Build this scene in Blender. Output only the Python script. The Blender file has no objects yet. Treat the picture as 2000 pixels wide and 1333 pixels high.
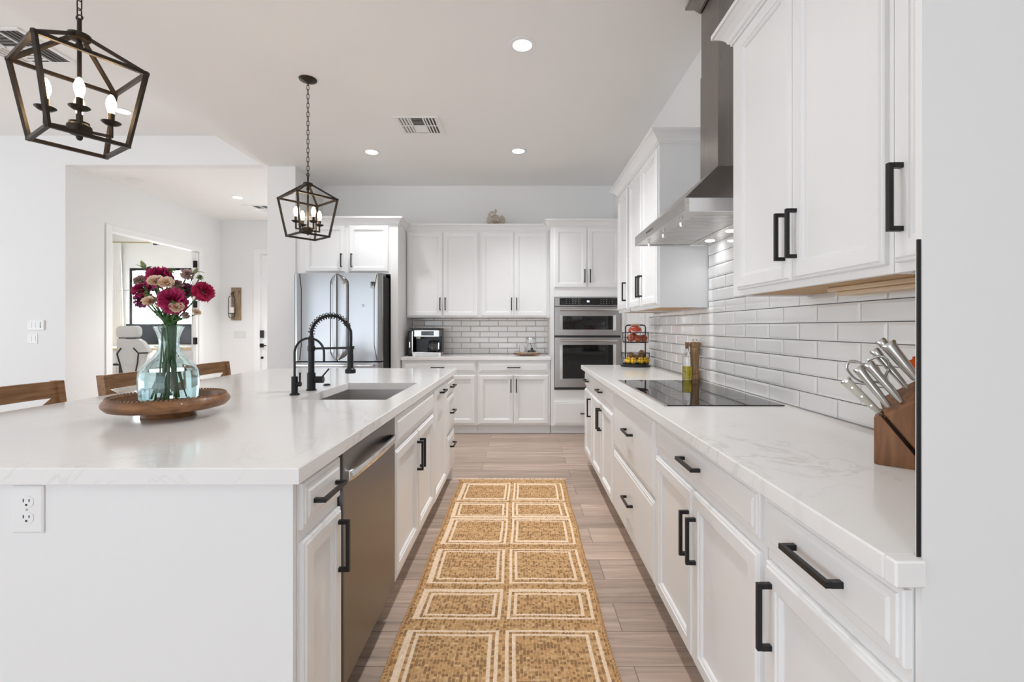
import bpy, bmesh, math, random
from mathutils import Vector, Matrix
from math import pi, sin, cos, radians, sqrt
random.seed(7)
S = bpy.context.scene
COL = S.collection

# ------------------------------------------------------------------ camera
F = 915.0                     # focal length in pixels of a 2000 px wide frame
CZ = 1.26                     # camera height
cam = bpy.data.objects.new('camera', bpy.data.cameras.new('camera'))
COL.objects.link(cam)
cam.location = (0, 0, CZ)
cam.rotation_euler = (pi / 2, 0, 0)
cam.data.sensor_width = 36
cam.data.lens = F / 2000 * 36
cam.data.shift_x = -18 / 2000
cam.data.shift_y = -26.5 / 2000
cam.data.clip_start = 0.05
S.camera = cam

# ------------------------------------------------------------------ world, light, exposure
S.view_settings.view_transform = 'Standard'
S.view_settings.look = 'None'
S.view_settings.exposure = 0.09
S.view_settings.gamma = 1.0
S.view_settings.use_curve_mapping = False
w = bpy.data.worlds.new('world'); S.world = w; w.use_nodes = True
bg = w.node_tree.nodes['Background']
bg.inputs[0].default_value = (0.82, 0.91, 1.0, 1)
bg.inputs[1].default_value = 2.3

def area(name, loc, rot, sx, sy, power, color=(1, 1, 1)):
    l = bpy.data.lights.new(name, 'AREA'); l.shape = 'RECTANGLE'
    l.size = sx; l.size_y = sy; l.energy = power; l.color = color
    o = bpy.data.objects.new(name, l); COL.objects.link(o)
    o.location = loc; o.rotation_euler = rot
    return o
# daylight through the great-room glazing behind and left of the camera and the office window, plus added ceiling and hall fills
LW = dict(rear=8, rear_up=24, side=5, side_up=72, office=260, entry=22, down=185, down_near=40, down_left=6, hall=250, bulb=44, hood=0.8)
S.cycles.diffuse_bounces = 8
S.cycles.max_bounces = 16
S.cycles.transmission_bounces = 14
area('daylight_rear', (-3.2, -4.3, 1.45), (radians(90), 0, 0), 8.0, 2.5, LW['rear'], (0.86, 0.93, 1.0))
area('ceiling_fill_rear', (-3.2, -4.2, 0.5), (radians(128), 0, 0), 8.0, 0.9, LW['rear_up'], (0.93, 0.965, 1.0))  # unseen fill tilted upwards, added to brighten the ceiling
area('daylight_side', (-8.8, 0.6, 1.5), (radians(90), 0, radians(-90)), 5.5, 2.4, LW['side'], (0.86, 0.93, 1.0))
area('ceiling_fill_side', (-8.7, 0.6, 0.5), (radians(128), 0, radians(-90)), 5.5, 0.9, LW['side_up'], (0.93, 0.965, 1.0))  # second added fill, low on the left, aimed up at the ceiling
area('hall_fill', (-3.2, 8.05, 1.3), (radians(-90), 0, 0), 0.4, 2.0, LW['entry'], (0.9, 0.96, 1.0))  # no window here; lamp added to brighten the hall
area('daylight_office', (-7.1, 9.42, 1.75), (radians(-90), 0, 0), 1.3, 1.35, LW['office'], (0.92, 0.97, 1.0))

# ------------------------------------------------------------------ materials
def nodes(m):
    return m.node_tree.nodes, m.node_tree.links, m.node_tree.nodes['Principled BSDF']
def mat(name, col, rough=0.5, metal=0.0, spec=0.5, coat=0.0, var=0.0, vscale=8.0, bump=0.0, bscale=60.0):
    m = bpy.data.materials.new(name); m.use_nodes = True
    n, l, b = nodes(m)
    b.inputs['Base Color'].default_value = (*col, 1)
    b.inputs['Roughness'].default_value = rough
    b.inputs['Metallic'].default_value = metal
    b.inputs['Specular IOR Level'].default_value = spec
    b.inputs['Coat Weight'].default_value = coat
    tc = n.new('ShaderNodeTexCoord')
    if var > 0:
        t = n.new('ShaderNodeTexNoise'); t.inputs['Scale'].default_value = vscale; t.inputs['Detail'].default_value = 4
        r = n.new('ShaderNodeValToRGB')
        r.color_ramp.elements[0].color = (*[max(0, c * (1 - var)) for c in col], 1)
        r.color_ramp.elements[1].color = (*[min(1, c * (1 + var)) for c in col], 1)
        r.color_ramp.elements[0].position = 0.3; r.color_ramp.elements[1].position = 0.7
        l.new(tc.outputs['Object'], t.inputs['Vector']); l.new(t.outputs['Fac'], r.inputs['Fac']); l.new(r.outputs['Color'], b.inputs['Base Color'])
    if bump > 0:
        t = n.new('ShaderNodeTexNoise'); t.inputs['Scale'].default_value = bscale; t.inputs['Detail'].default_value = 3
        bp = n.new('ShaderNodeBump'); bp.inputs['Strength'].default_value = bump; bp.inputs['Distance'].default_value = 0.002
        l.new(tc.outputs['Object'], t.inputs['Vector']); l.new(t.outputs['Fac'], bp.inputs['Height']); l.new(bp.outputs['Normal'], b.inputs['Normal'])
    return m
def emit(name, col, strength):
    m = bpy.data.materials.new(name); m.use_nodes = True
    n, l, b = nodes(m)
    b.inputs['Base Color'].default_value = (*col, 1)
    b.inputs['Emission Color'].default_value = (*col, 1)
    b.inputs['Emission Strength'].default_value = strength
    return m
def glass(name, col, rough=0.0, ior=1.45):
    m = bpy.data.materials.new(name); m.use_nodes = True
    n, l, b = nodes(m)
    b.inputs['Base Color'].default_value = (*col, 1)
    b.inputs['Roughness'].default_value = rough
    b.inputs['IOR'].default_value = ior
    b.inputs['Transmission Weight'].default_value = 1.0
    return m
def wood(name, dark, light, axis='x', scale=6.0, rough=0.45, stretch=12.0, coat=0.0):
    m = bpy.data.materials.new(name); m.use_nodes = True
    n, l, b = nodes(m)
    tc = n.new('ShaderNodeTexCoord'); mp = n.new('ShaderNodeMapping')
    s = [scale * stretch] * 3; s['xyz'.index(axis)] = scale
    mp.inputs['Scale'].default_value = s
    t = n.new('ShaderNodeTexNoise'); t.inputs['Scale'].default_value = 1.0; t.inputs['Detail'].default_value = 6; t.inputs['Distortion'].default_value = 0.6
    r = n.new('ShaderNodeValToRGB')
    r.color_ramp.elements[0].color = (*dark, 1); r.color_ramp.elements[1].color = (*light, 1)
    r.color_ramp.elements[0].position = 0.32; r.color_ramp.elements[1].position = 0.68
    l.new(tc.outputs['Object'], mp.inputs['Vector']); l.new(mp.outputs['Vector'], t.inputs['Vector'])
    l.new(t.outputs['Fac'], r.inputs['Fac']); l.new(r.outputs['Color'], b.inputs['Base Color'])
    b.inputs['Roughness'].default_value = rough; b.inputs['Coat Weight'].default_value = coat
    return m
def steel(name, col, rough, axis='x'):
    m = bpy.data.materials.new(name); m.use_nodes = True
    n, l, b = nodes(m)
    b.inputs['Base Color'].default_value = (*col, 1); b.inputs['Metallic'].default_value = 1.0
    tc = n.new('ShaderNodeTexCoord'); mp = n.new('ShaderNodeMapping')
    s = [260.0] * 3; s['xyz'.index(axis)] = 3.0
    mp.inputs['Scale'].default_value = s
    t = n.new('ShaderNodeTexNoise'); t.inputs['Scale'].default_value = 1.0; t.inputs['Detail'].default_value = 2
    mr = n.new('ShaderNodeMapRange'); mr.inputs['To Min'].default_value = rough * 0.9; mr.inputs['To Max'].default_value = rough * 1.12
    bp = n.new('ShaderNodeBump'); bp.inputs['Strength'].default_value = 0.035; bp.inputs['Distance'].default_value = 0.001
    l.new(tc.outputs['Object'], mp.inputs['Vector']); l.new(mp.outputs['Vector'], t.inputs['Vector'])
    l.new(t.outputs['Fac'], mr.inputs['Value']); l.new(mr.outputs['Result'], b.inputs['Roughness'])
    l.new(t.outputs['Fac'], bp.inputs['Height']); l.new(bp.outputs['Normal'], b.inputs['Normal'])
    return m
def quartz():
    m = bpy.data.materials.new('quartz'); m.use_nodes = True
    n, l, b = nodes(m)
    tc = n.new('ShaderNodeTexCoord')
    t = n.new('ShaderNodeTexNoise'); t.inputs['Scale'].default_value = 2.4; t.inputs['Detail'].default_value = 8; t.inputs['Roughness'].default_value = 0.62; t.inputs['Distortion'].default_value = 1.4
    sub = n.new('ShaderNodeMath'); sub.operation = 'SUBTRACT'; sub.inputs[1].default_value = 0.5
    ab = n.new('ShaderNodeMath'); ab.operation = 'ABSOLUTE'
    mr = n.new('ShaderNodeMapRange'); mr.inputs['From Min'].default_value = 0.0; mr.inputs['From Max'].default_value = 0.022; mr.inputs['To Min'].default_value = 1.0; mr.inputs['To Max'].default_value = 0.0
    t2 = n.new('ShaderNodeTexNoise'); t2.inputs['Scale'].default_value = 1.1; t2.inputs['Detail'].default_value = 2
    mr2 = n.new('ShaderNodeMapRange'); mr2.inputs['From Min'].default_value = 0.5; mr2.inputs['From Max'].default_value = 0.68; mr2.inputs['To Max'].default_value = 0.34
    mul = n.new('ShaderNodeMath'); mul.operation = 'MULTIPLY'
    mix = n.new('ShaderNodeMix'); mix.data_type = 'RGBA'
    mix.inputs['A'].default_value = (0.83, 0.822, 0.81, 1); mix.inputs['B'].default_value = (0.45, 0.42, 0.40, 1)
    l.new(tc.outputs['Object'], t.inputs['Vector']); l.new(tc.outputs['Object'], t2.inputs['Vector'])
    l.new(t.outputs['Fac'], sub.inputs[0]); l.new(sub.outputs[0], ab.inputs[0]); l.new(ab.outputs[0], mr.inputs['Value'])
    l.new(t2.outputs['Fac'], mr2.inputs['Value']); l.new(mr.outputs['Result'], mul.inputs[0]); l.new(mr2.outputs['Result'], mul.inputs[1])
    l.new(mul.outputs[0], mix.inputs['Factor']); l.new(mix.outputs['Result'], b.inputs['Base Color'])
    b.inputs['Roughness'].default_value = 0.13
    return m
def floor_mat():
    m = bpy.data.materials.new('plank_floor'); m.use_nodes = True
    n, l, b = nodes(m)
    tc = n.new('ShaderNodeTexCoord'); mp = n.new('ShaderNodeMapping'); mp.inputs['Location'].default_value = (0.35, 0.06, 0)
    br = n.new('ShaderNodeTexBrick'); br.inputs['Scale'].default_value = 1.0; br.inputs['Brick Width'].default_value = 1.22; br.inputs['Row Height'].default_value = 0.2
    br.inputs['Mortar Size'].default_value = 0.0016; br.inputs['Mortar Smooth'].default_value = 0.2; br.offset = 0.37
    br.inputs['Color1'].default_value = (0.0, 0.0, 0.0, 1); br.inputs['Color2'].default_value = (1, 1, 1, 1); br.inputs['Mortar'].default_value = (0.5, 0.5, 0.5, 1)
    mp2 = n.new('ShaderNodeMapping'); mp2.inputs['Scale'].default_value = (1.6, 26, 1)
    add = n.new('ShaderNodeVectorMath'); add.operation = 'ADD'
    t = n.new('ShaderNodeTexNoise'); t.inputs['Scale'].default_value = 1.0; t.inputs['Detail'].default_value = 8; t.inputs['Roughness'].default_value = 0.65; t.inputs['Distortion'].default_value = 0.8
    r = n.new('ShaderNodeValToRGB'); e = r.color_ramp.elements
    e[0].position = 0.28; e[0].color = (0.275, 0.215, 0.175, 1); e[1].position = 0.72; e[1].color = (0.58, 0.455, 0.372, 1)
    x = e.new(0.5); x.color = (0.445, 0.335, 0.268, 1)
    tone = n.new('ShaderNodeMapRange'); tone.inputs['To Min'].default_value = 0.8; tone.inputs['To Max'].default_value = 1.15
    mul = n.new('ShaderNodeMix'); mul.data_type = 'RGBA'; mul.blend_type = 'MULTIPLY'; mul.inputs['Factor'].default_value = 1.0
    mo = n.new('ShaderNodeMix'); mo.data_type = 'RGBA'; mo.inputs['B'].default_value = (0.13, 0.095, 0.075, 1)
    l.new(tc.outputs['Object'], mp.inputs['Vector']); l.new(mp.outputs['Vector'], br.inputs['Vector'])
    sc = n.new('ShaderNodeVectorMath'); sc.operation = 'SCALE'; sc.inputs['Scale'].default_value = 9.0
    l.new(br.outputs['Color'], sc.inputs[0]); l.new(tc.outputs['Object'], mp2.inputs['Vector'])
    l.new(mp2.outputs['Vector'], add.inputs[0]); l.new(sc.outputs[0], add.inputs[1]); l.new(add.outputs[0], t.inputs['Vector'])
    l.new(t.outputs['Fac'], r.inputs['Fac']); l.new(br.outputs['Color'], tone.inputs['Value'])
    l.new(r.outputs['Color'], mul.inputs['A']); l.new(tone.outputs['Result'], mul.inputs['B'])
    l.new(br.outputs['Fac'], mo.inputs['Factor']); l.new(mul.outputs['Result'], mo.inputs['A']); l.new(mo.outputs['Result'], b.inputs['Base Color'])
    b.inputs['Roughness'].default_value = 0.42
    bp = n.new('ShaderNodeBump'); bp.inputs['Strength'].default_value = 0.15; bp.inputs['Distance'].default_value = 0.002
    l.new(t.outputs['Fac'], bp.inputs['Height']); l.new(bp.outputs['Normal'], b.inputs['Normal'])
    return m

M = {}
M['wall'] = mat('wall_paint', (0.80, 0.80, 0.795), 0.62, bump=0.05, bscale=120)
M['ceil'] = mat('ceiling_paint', (0.87, 0.862, 0.848), 0.7, bump=0.05, bscale=120)
M['cab'] = mat('cabinet_paint', (0.82, 0.821, 0.822), 0.34, bump=0.02, bscale=90)
M['trimw'] = mat('trim_paint', (0.84, 0.84, 0.83), 0.4)
M['tile'] = mat('white_glazed_tile', (0.87, 0.87, 0.868), 0.09, coat=0.3)
M['grout'] = mat('grey_grout', (0.15, 0.147, 0.145), 0.9, bump=0.2, bscale=300)
M['quartz'] = quartz()
M['floor'] = floor_mat()
M['black'] = mat('matte_black_metal', (0.012, 0.012, 0.013), 0.38, 0.3, bump=0.02, bscale=400)
M['blackp'] = mat('black_plastic', (0.014, 0.014, 0.016), 0.3)
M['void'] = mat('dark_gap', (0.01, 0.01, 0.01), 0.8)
M['duct'] = mat('duct_grey', (0.11, 0.105, 0.10), 0.8)
M['bronze'] = mat('oil_rubbed_bronze', (0.030, 0.021, 0.014), 0.45, 0.5, var=0.3, vscale=30)
M['steel'] = steel('brushed_steel', (0.60, 0.585, 0.565), 0.27, 'x')
M['osteel'] = steel('oven_steel', (0.40, 0.38, 0.365), 0.30, 'x')
M['bsteel'] = steel('steel_bright_reflection', (0.80, 0.81, 0.82), 0.32, 'x')  # hood sides: bright window reflection put into the base colour
M['steely'] = steel('brushed_steel_lengthwise', (0.56, 0.54, 0.515), 0.27, 'y')
M['steelz'] = steel('brushed_steel_upright', (0.42, 0.395, 0.375), 0.30, 'z')
M['steeldw'] = steel('dark_brushed_steel', (0.215, 0.21, 0.21), 0.33, 'y')
M['steelch'] = steel('steel_dark_reflection', (0.29, 0.265, 0.25), 0.28, 'z')  # chimney and slope: same steel, dark brownish reflection put into its colour
M['dark_steel'] = steel('dark_fridge_steel', (0.37, 0.37, 0.375), 0.2, 'z')
M['kst'] = mat('satin_knife_steel', (0.52, 0.51, 0.49), 0.24, 1.0, bump=0.01)
M['chrome'] = mat('polished_steel', (0.75, 0.75, 0.74), 0.12, 1.0, bump=0.01)
M['bglass'] = mat('black_ceramic_glass', (0.006, 0.006, 0.007), 0.03, 0.0, 0.6)
M['oglass'] = mat('smoked_oven_glass', (0.008, 0.008, 0.009), 0.05, 0.0, 0.6)
M['tan'] = wood('raw_cabinet_underside', (0.42, 0.25, 0.11), (0.55, 0.35, 0.17), 'y', 2, 0.6)
M['pale'] = wood('pale_wood', (0.58, 0.43, 0.28), (0.72, 0.56, 0.39), 'y', 3, 0.5)
M['mango'] = wood('mango_wood', (0.15, 0.062, 0.022), (0.35, 0.165, 0.065), 'x', 5, 0.38, 6, 0.15)
M['walnut'] = wood('knife_block_wood', (0.12, 0.045, 0.016), (0.27, 0.12, 0.045), 'z', 5, 0.5, 10)
M['stool'] = wood('stool_wood', (0.20, 0.095, 0.038), (0.36, 0.19, 0.085), 'y', 5, 0.45, 9)
M['oak'] = wood('mill_oak', (0.20, 0.105, 0.04), (0.36, 0.20, 0.085), 'z', 7, 0.35, 8, 0.2)
M['board'] = wood('sconce_board', (0.20, 0.13, 0.075), (0.36, 0.26, 0.16), 'z', 6, 0.7, 8)
M['plastic'] = mat('white_plastic', (0.83, 0.83, 0.83), 0.35)
M['hallplate'] = mat('offwhite_plastic', (0.72, 0.71, 0.70), 0.4)
M['lens'] = emit('led_lens', (1.0, 0.985, 0.96), 14)
M['bulb'] = emit('warm_filament_bulb', (1.0, 0.70, 0.36), LW['bulb'])
M['display'] = emit('oven_digits', (0.75, 0.85, 1.0), 2.0)
M['vase'] = glass('aqua_bubble_glass', (0.84, 0.96, 0.97), 0.0, 1.40)
M['water'] = glass('vase_water', (0.90, 0.97, 0.97), 0.0, 1.33)
M['clear'] = glass('clear_glass', (0.97, 0.98, 0.98))
M['oil'] = glass('olive_oil', (0.50, 0.40, 0.012), 0.0, 1.46)
M['pane'] = glass('window_glass', (0.98, 0.99, 0.99), 0.0, 1.02)
M['cork'] = mat('cork', (0.30, 0.15, 0.07), 0.8, var=0.25, vscale=80)
M['stem'] = mat('flower_stem', (0.065, 0.15, 0.05), 0.5, var=0.3, vscale=40)
M['leaf'] = mat('flower_leaf', (0.10, 0.20, 0.07), 0.5, var=0.3, vscale=40)
M['mag'] = mat('magenta_petal', (0.42, 0.018, 0.11), 0.6, var=0.35, vscale=60)
M['red'] = mat('crimson_petal', (0.46, 0.012, 0.075), 0.6, var=0.3, vscale=60)
M['purp'] = mat('plum_petal', (0.32, 0.07, 0.19), 0.6, var=0.35, vscale=60)
M['cream'] = mat('cream_petal', (0.82, 0.63, 0.47), 0.6, var=0.15, vscale=60)
M['dusty'] = mat('dusty_pink_petal', (0.58, 0.40, 0.38), 0.65, var=0.3, vscale=60)
M['bud'] = mat('green_bud', (0.22, 0.28, 0.10), 0.6, var=0.3, vscale=60)
M['orange'] = mat('orange_petal', (0.85, 0.14, 0.01), 0.5, var=0.2, vscale=50)
M['lemon'] = mat('lemon_skin', (0.85, 0.50, 0.02), 0.4, var=0.1, vscale=30, bump=0.2, bscale=250)
M['potato'] = mat('potato_skin', (0.28, 0.17, 0.09), 0.8, var=0.3, vscale=50, bump=0.2)
M['onion'] = mat('red_onion_skin', (0.46, 0.11, 0.05), 0.35, var=0.35, vscale=30)
M['net'] = mat('red_mesh_bag', (0.62, 0.10, 0.06), 0.5)
M['label'] = mat('bag_label', (0.70, 0.62, 0.72), 0.5, var=0.35, vscale=50)
M['jute1'] = mat('jute_gold', (0.52, 0.305, 0.135), 0.9, var=0.25, vscale=90)
M['jute2'] = mat('jute_brown', (0.31, 0.17, 0.070), 0.9, var=0.25, vscale=90)
M['jute3'] = mat('jute_light', (0.60, 0.40, 0.21), 0.9, var=0.2, vscale=90)
M['cotton'] = mat('cotton_cream', (0.80, 0.62, 0.45), 0.9, var=0.15, vscale=120)
M['sinkst'] = steel('sink_steel', (0.50, 0.48, 0.46), 0.34, 'x')
M['stone'] = mat('pale_stone', (0.52, 0.45, 0.39), 0.75, var=0.25, vscale=60, bump=0.3)
M['wax'] = mat('candle_wax', (0.80, 0.76, 0.68), 0.5, var=0.08, vscale=40)
M['chairf'] = mat('office_chair_grey', (0.62, 0.62, 0.62), 0.6)
M['curtain'] = mat('sheer_curtain', (0.85, 0.85, 0.84), 0.8)
M['screen'] = mat('dark_screen', (0.035, 0.045, 0.06), 0.25)
M['brass'] = mat('brass_rod', (0.35, 0.30, 0.16), 0.4, 0.7)
M['gravel'] = mat('yard_gravel', (0.55, 0.50, 0.44), 0.95, var=0.2, vscale=20)
M['stucco'] = mat('stucco', (0.62, 0.60, 0.57), 0.9, bump=0.2)
M['bush'] = mat('desert_bush', (0.25, 0.30, 0.20), 0.9, var=0.3, vscale=10)
M['ivory'] = mat('ivory_knife_handle', (0.56, 0.53, 0.46), 0.4, var=0.08, vscale=60)
M['coffee'] = mat('ground_coffee', (0.03, 0.018, 0.01), 0.8)

# ------------------------------------------------------------------ mesh builder
class MB:
    def __init__(s): s.v = []; s.f = []; s.m = []; s.mi = 0
    def add(s, vs, fs, T=None):
        o = len(s.v)
        for p in vs:
            p = Vector(p)
            if T is not None: p = T @ p
            s.v.append(tuple(p))
        for f in fs: s.f.append(tuple(i + o for i in f)); s.m.append(s.mi)
        return s
    def box(s, x0, x1, y0, y1, z0, z1, b=0.0, T=None, seg=1):
        vs = [(x, y, z) for x in (x0, x1) for y in (y0, y1) for z in (z0, z1)]
        fs = [(0, 1, 3, 2), (4, 6, 7, 5), (0, 4, 5, 1), (2, 3, 7, 6), (0, 2, 6, 4), (1, 5, 7, 3)]
        if b > 0:
            bm = bmesh.new(); q = [bm.verts.new(p) for p in vs]
            for f in fs: bm.faces.new([q[i] for i in f])
            bmesh.ops.recalc_face_normals(bm, faces=bm.faces)
            bmesh.ops.bevel(bm, geom=list(bm.edges), offset=b, segments=seg, affect='EDGES', profile=0.5)
            bm.verts.index_update()
            vs = [tuple(v.co) for v in bm.verts]; fs = [tuple(v.index for v in f.verts) for f in bm.faces]; bm.free()
        return s.add(vs, fs, T)
    def loft(s, rings, closed_u=True, cap0=False, cap1=False, closed_v=False, T=None):
        n = len(rings[0]); vs = [p for r in rings for p in r]; fs = []
        m = len(rings)
        for i in range(m if closed_v else m - 1):
            a, b = i * n, ((i + 1) % m) * n
            for j in range(n if closed_u else n - 1):
                k = (j + 1) % n
                fs.append((a + j, a + k, b + k, b + j))
        if cap0: fs.append(tuple(range(n))[::-1])
        if cap1: fs.append(tuple(range((m - 1) * n, m * n)))
        return s.add(vs, fs, T)
    def lathe(s, prof, c=(0, 0, 0), n=32, T=None, closed=False):
        rings = [[(c[0] + max(r, 1e-5) * cos(2 * pi * k / n), c[1] + max(r, 1e-5) * sin(2 * pi * k / n), c[2] + z) for k in range(n)] for r, z in prof]
        return s.loft(rings, True, not closed, not closed, closed, T)
    def tube(s, pts, r, n=8, closed=False, T=None, rot=0.0, cap=True):
        pts = [Vector(p) for p in pts]; N = len(pts)
        rad = r if isinstance(r, (list, tuple)) else [r] * N
        tang = []
        for i in range(N):
            if closed: d = pts[(i + 1) % N] - pts[i - 1]
            else: d = pts[min(i + 1, N - 1)] - pts[max(i - 1, 0)]
            tang.append(d.normalized())
        t0 = tang[0]; up = Vector((0, 0, 1)) if abs(t0.z) < 0.9 else Vector((0, 1, 0))
        nv = (up - t0 * up.dot(t0)).normalized(); rings = []
        for i in range(N):
            nv = (nv - tang[i] * nv.dot(tang[i])).normalized(); bv = tang[i].cross(nv)
            rings.append([tuple(pts[i] + (nv * cos(a) + bv * sin(a)) * rad[i]) for a in [rot + 2 * pi * k / n for k in range(n)]])
        return s.loft(rings, True, cap and not closed, cap and not closed, closed, T)
    def bar(s, p, q, wd, T=None):
        return s.tube([p, q], wd / sqrt(2), 4, rot=pi / 4, T=T)
    def ball(s, c, r, n=16, sc=(1, 1, 1), T=None):
        prof = [(r * sin(pi * k / (n // 2)), -r * cos(pi * k / (n // 2))) for k in range(n // 2 + 1)]
        rings = [[(c[0] + sc[0] * max(a, 1e-5) * cos(2 * pi * k / n), c[1] + sc[1] * max(a, 1e-5) * sin(2 * pi * k / n), c[2] + sc[2] * z) for k in range(n)] for a, z in prof]
        return s.loft(rings, True, True, True, T=T)
    def prism(s, poly, f0, f1, T=None):
        """poly: 2-D points; f0 / f1: functions mapping a point to 3-D at both ends"""
        return s.loft([[f0(p) for p in poly], [f1(p) for p in poly]], True, True, True, T=T)
    def panel(s, x0, x1, z0, z1, prof, y=0.0, T=None):
        """rectangular panel facing -y built of nested rectangles (inset, height)"""
        rings = [[(x0 + i, y - d, z0 + i), (x1 - i, y - d, z0 + i), (x1 - i, y - d, z1 - i), (x0 + i, y - d, z1 - i)] for i, d in prof]
        return s.loft(rings, True, True, True, T=T)

def mesh_obj(name, mb, mats, parent=None, smooth=False, world=False, angle=35, label=None):
    if not isinstance(mats, (list, tuple)): mats = [mats]
    me = bpy.data.meshes.new(name)
    off = Vector((0, 0, 0))
    if world and parent is not None:
        r = parent
        while r.parent: r = r.parent
        off = r.location
    me.from_pydata([tuple(Vector(v) - off) for v in mb.v], [], mb.f)
    for m in mats: me.materials.append(m)
    me.polygons.foreach_set('material_index', mb.m)
    bm = bmesh.new(); bm.from_mesh(me); bmesh.ops.recalc_face_normals(bm, faces=bm.faces); bm.to_mesh(me); bm.free()
    if smooth:
        me.polygons.foreach_set('use_smooth', [True] * len(me.polygons)); me.set_sharp_from_angle(angle=radians(angle))
    me.update()
    o = bpy.data.objects.new(name, me); COL.objects.link(o)
    if parent is not None: o.parent = parent
    if label: o['label'] = label
    return o
def tag(o, label, cat, group=None):
    o['label'] = label; o['category'] = cat
    if group: o['group'] = group
    return o
def thing(name, label, cat, loc=(0, 0, 0), rz=0.0, group=None):
    o = bpy.data.objects.new(name, None); o.empty_display_size = 0.1; COL.objects.link(o)
    o.location = loc; o.rotation_euler = (0, 0, rz)
    return tag(o, label, cat, group)
def struct(name, mb, m, label=None):
    o = mesh_obj(name, mb, m); o['kind'] = 'structure'
    if label: o['label'] = label
    return o

# ------------------------------------------------------------------ the setting
KZ, LZ = 3.11, 3.444            # kitchen / great-room ceiling heights
struct('floor', MB().box(-9, 3.1, -4.5, 9.4, -0.1, 0), M['floor'])
c = MB()
prof = [(-9.1, LZ), (-3.483, LZ), (-2.95, KZ), (3.1, KZ), (3.1, 3.6), (-9.1, 3.6)]
c.prism(prof, lambda p: (p[0], -4.5, p[1]), lambda p: (p[0], 5.33, p[1]))
c.box(-9.1, 3.1, 5.4505, 9.5, KZ, 3.6).box(-2.95, 3.1, 5.3305, 5.4503, KZ, 3.6)
struct('ceiling', c, M['ceil'])
struct('wall_back', MB().box(-2.593, 1.32, 6.12, 6.24, 0, KZ), M['wall'])
wr = MB()
wr.box(1.196, 1.32, 0.71, 4.60, 0, KZ).box(1.196, 1.32, 5.42, 6.12, 0, KZ).box(1.196, 1.32, 4.60, 5.42, 2.1, KZ)
struct('wall_right', wr, M['wall'])
wn = MB().box(0.599, 1.196, 0.700, 0.712, 0, KZ).box(1.196, 3.1, 0.700, 0.82, 0, KZ)
struct('wall_near', wn, M['wall'])
struct('wall_pantry', MB().box(-2.916, -2.593, 5.38, 8.07, 0, KZ), M['wall'])
wl = MB().box(-9, -5.186, 5.33, 5.45, 0, LZ)
wl.prism([(-5.186, KZ), (-2.95, KZ), (-3.483, LZ), (-5.186, LZ)], lambda p: (p[0], 5.33, p[1]), lambda p: (p[0], 5.45, p[1]))
struct('wall_left', wl, M['wall'])
wh = MB().box(-5.30, -5.186, 5.45, 5.93, 0, KZ).box(-5.30, -5.186, 7.53, 8.07, 0, KZ).box(-5.30, -5.186, 5.93, 7.53, 2.475, KZ)
struct('wall_hall', wh, M['wall'])
struct('wall_entry', MB().box(-5.30, -4.50, 8.07, 8.19, 0, KZ).box(-4.50, -3.5, 8.07, 8.19, 2.52, KZ).box(-3.5, -2.593, 8.07, 8.19, 0, KZ), M['wall'])
# office
wo = MB().box(-9, -7.78, 9.3, 9.4, 0, KZ).box(-6.46, -4.4, 9.3, 9.4, 0, KZ).box(-7.78, -6.46, 9.3, 9.4, 2.44, KZ).box(-7.78, -6.46, 9.3, 9.4, 0, 0.92)
struct('wall_office', wo, M['wall'])
struct('wall_office_side', MB().box(-5.30, -5.186, 8.19, 9.3, 0, KZ), M['wall'])
# great room behind the camera (glazed on two sides)
g = MB().box(-9.1, 3.1, -4.6, -4.5, 2.75, 3.6).box(1.0, 3.1, -4.6, -4.5, 0, 2.75).box(-9.1, -7.4, -4.6, -4.5, 0, 2.75)
struct('wall_rear', g, M['wall'])
g = MB().box(-9.1, -9, -4.5, -2.3, 0, LZ).box(-9.1, -9, 3.5, 9.4, 0, LZ).box(-9.1, -9, -2.3, 3.5, 2.75, LZ)
struct('wall_far_left', g, M['wall'])
struct('wall_far_right', MB().box(3.0, 3.1, -4.5, 0.7, 0, KZ), M['wall'])
# black metal corner trim at the near end of the backsplash
struct('trim_1', MB().box(0.5915, 0.5975, 0.6995, 0.7020, 0.9165, 1.392, 0.0005), M['black'], 'black metal edge trim on the near wall corner above the counter')
# pantry door on the right wall behind the fruit basket
d = MB()
for (a, b_) in ((4.51, 4.60), (5.42, 5.51)): d.box(1.180, 1.1955, a, b_, 0, 2.19, 0.003)
d.box(1.180, 1.1955, 4.601, 5.419, 2.10, 2.19, 0.003)
struct('trim_2', d, M['trimw'])
T90 = Matrix.Translation((1.215, 5.41, 0)) @ Matrix.Rotation(-pi / 2, 4, 'Z')
d = MB(); d.box(0, 0.67, 0, 0.035, 0.01, 2.09, T=T90)
for z0, z1 in ((0.15, 0.95), (1.08, 1.98)): d.panel(0.10, 0.57, z0, z1, [(0, 0), (0, 0.004), (0.02, 0.008), (0.03, 0.002)], T=T90)
struct('door_1', d, M['trimw'])
struct('wall_closet', MB().box(1.5, 1.55, 4.4, 5.6, 0, 2.4), M['void'])
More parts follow.
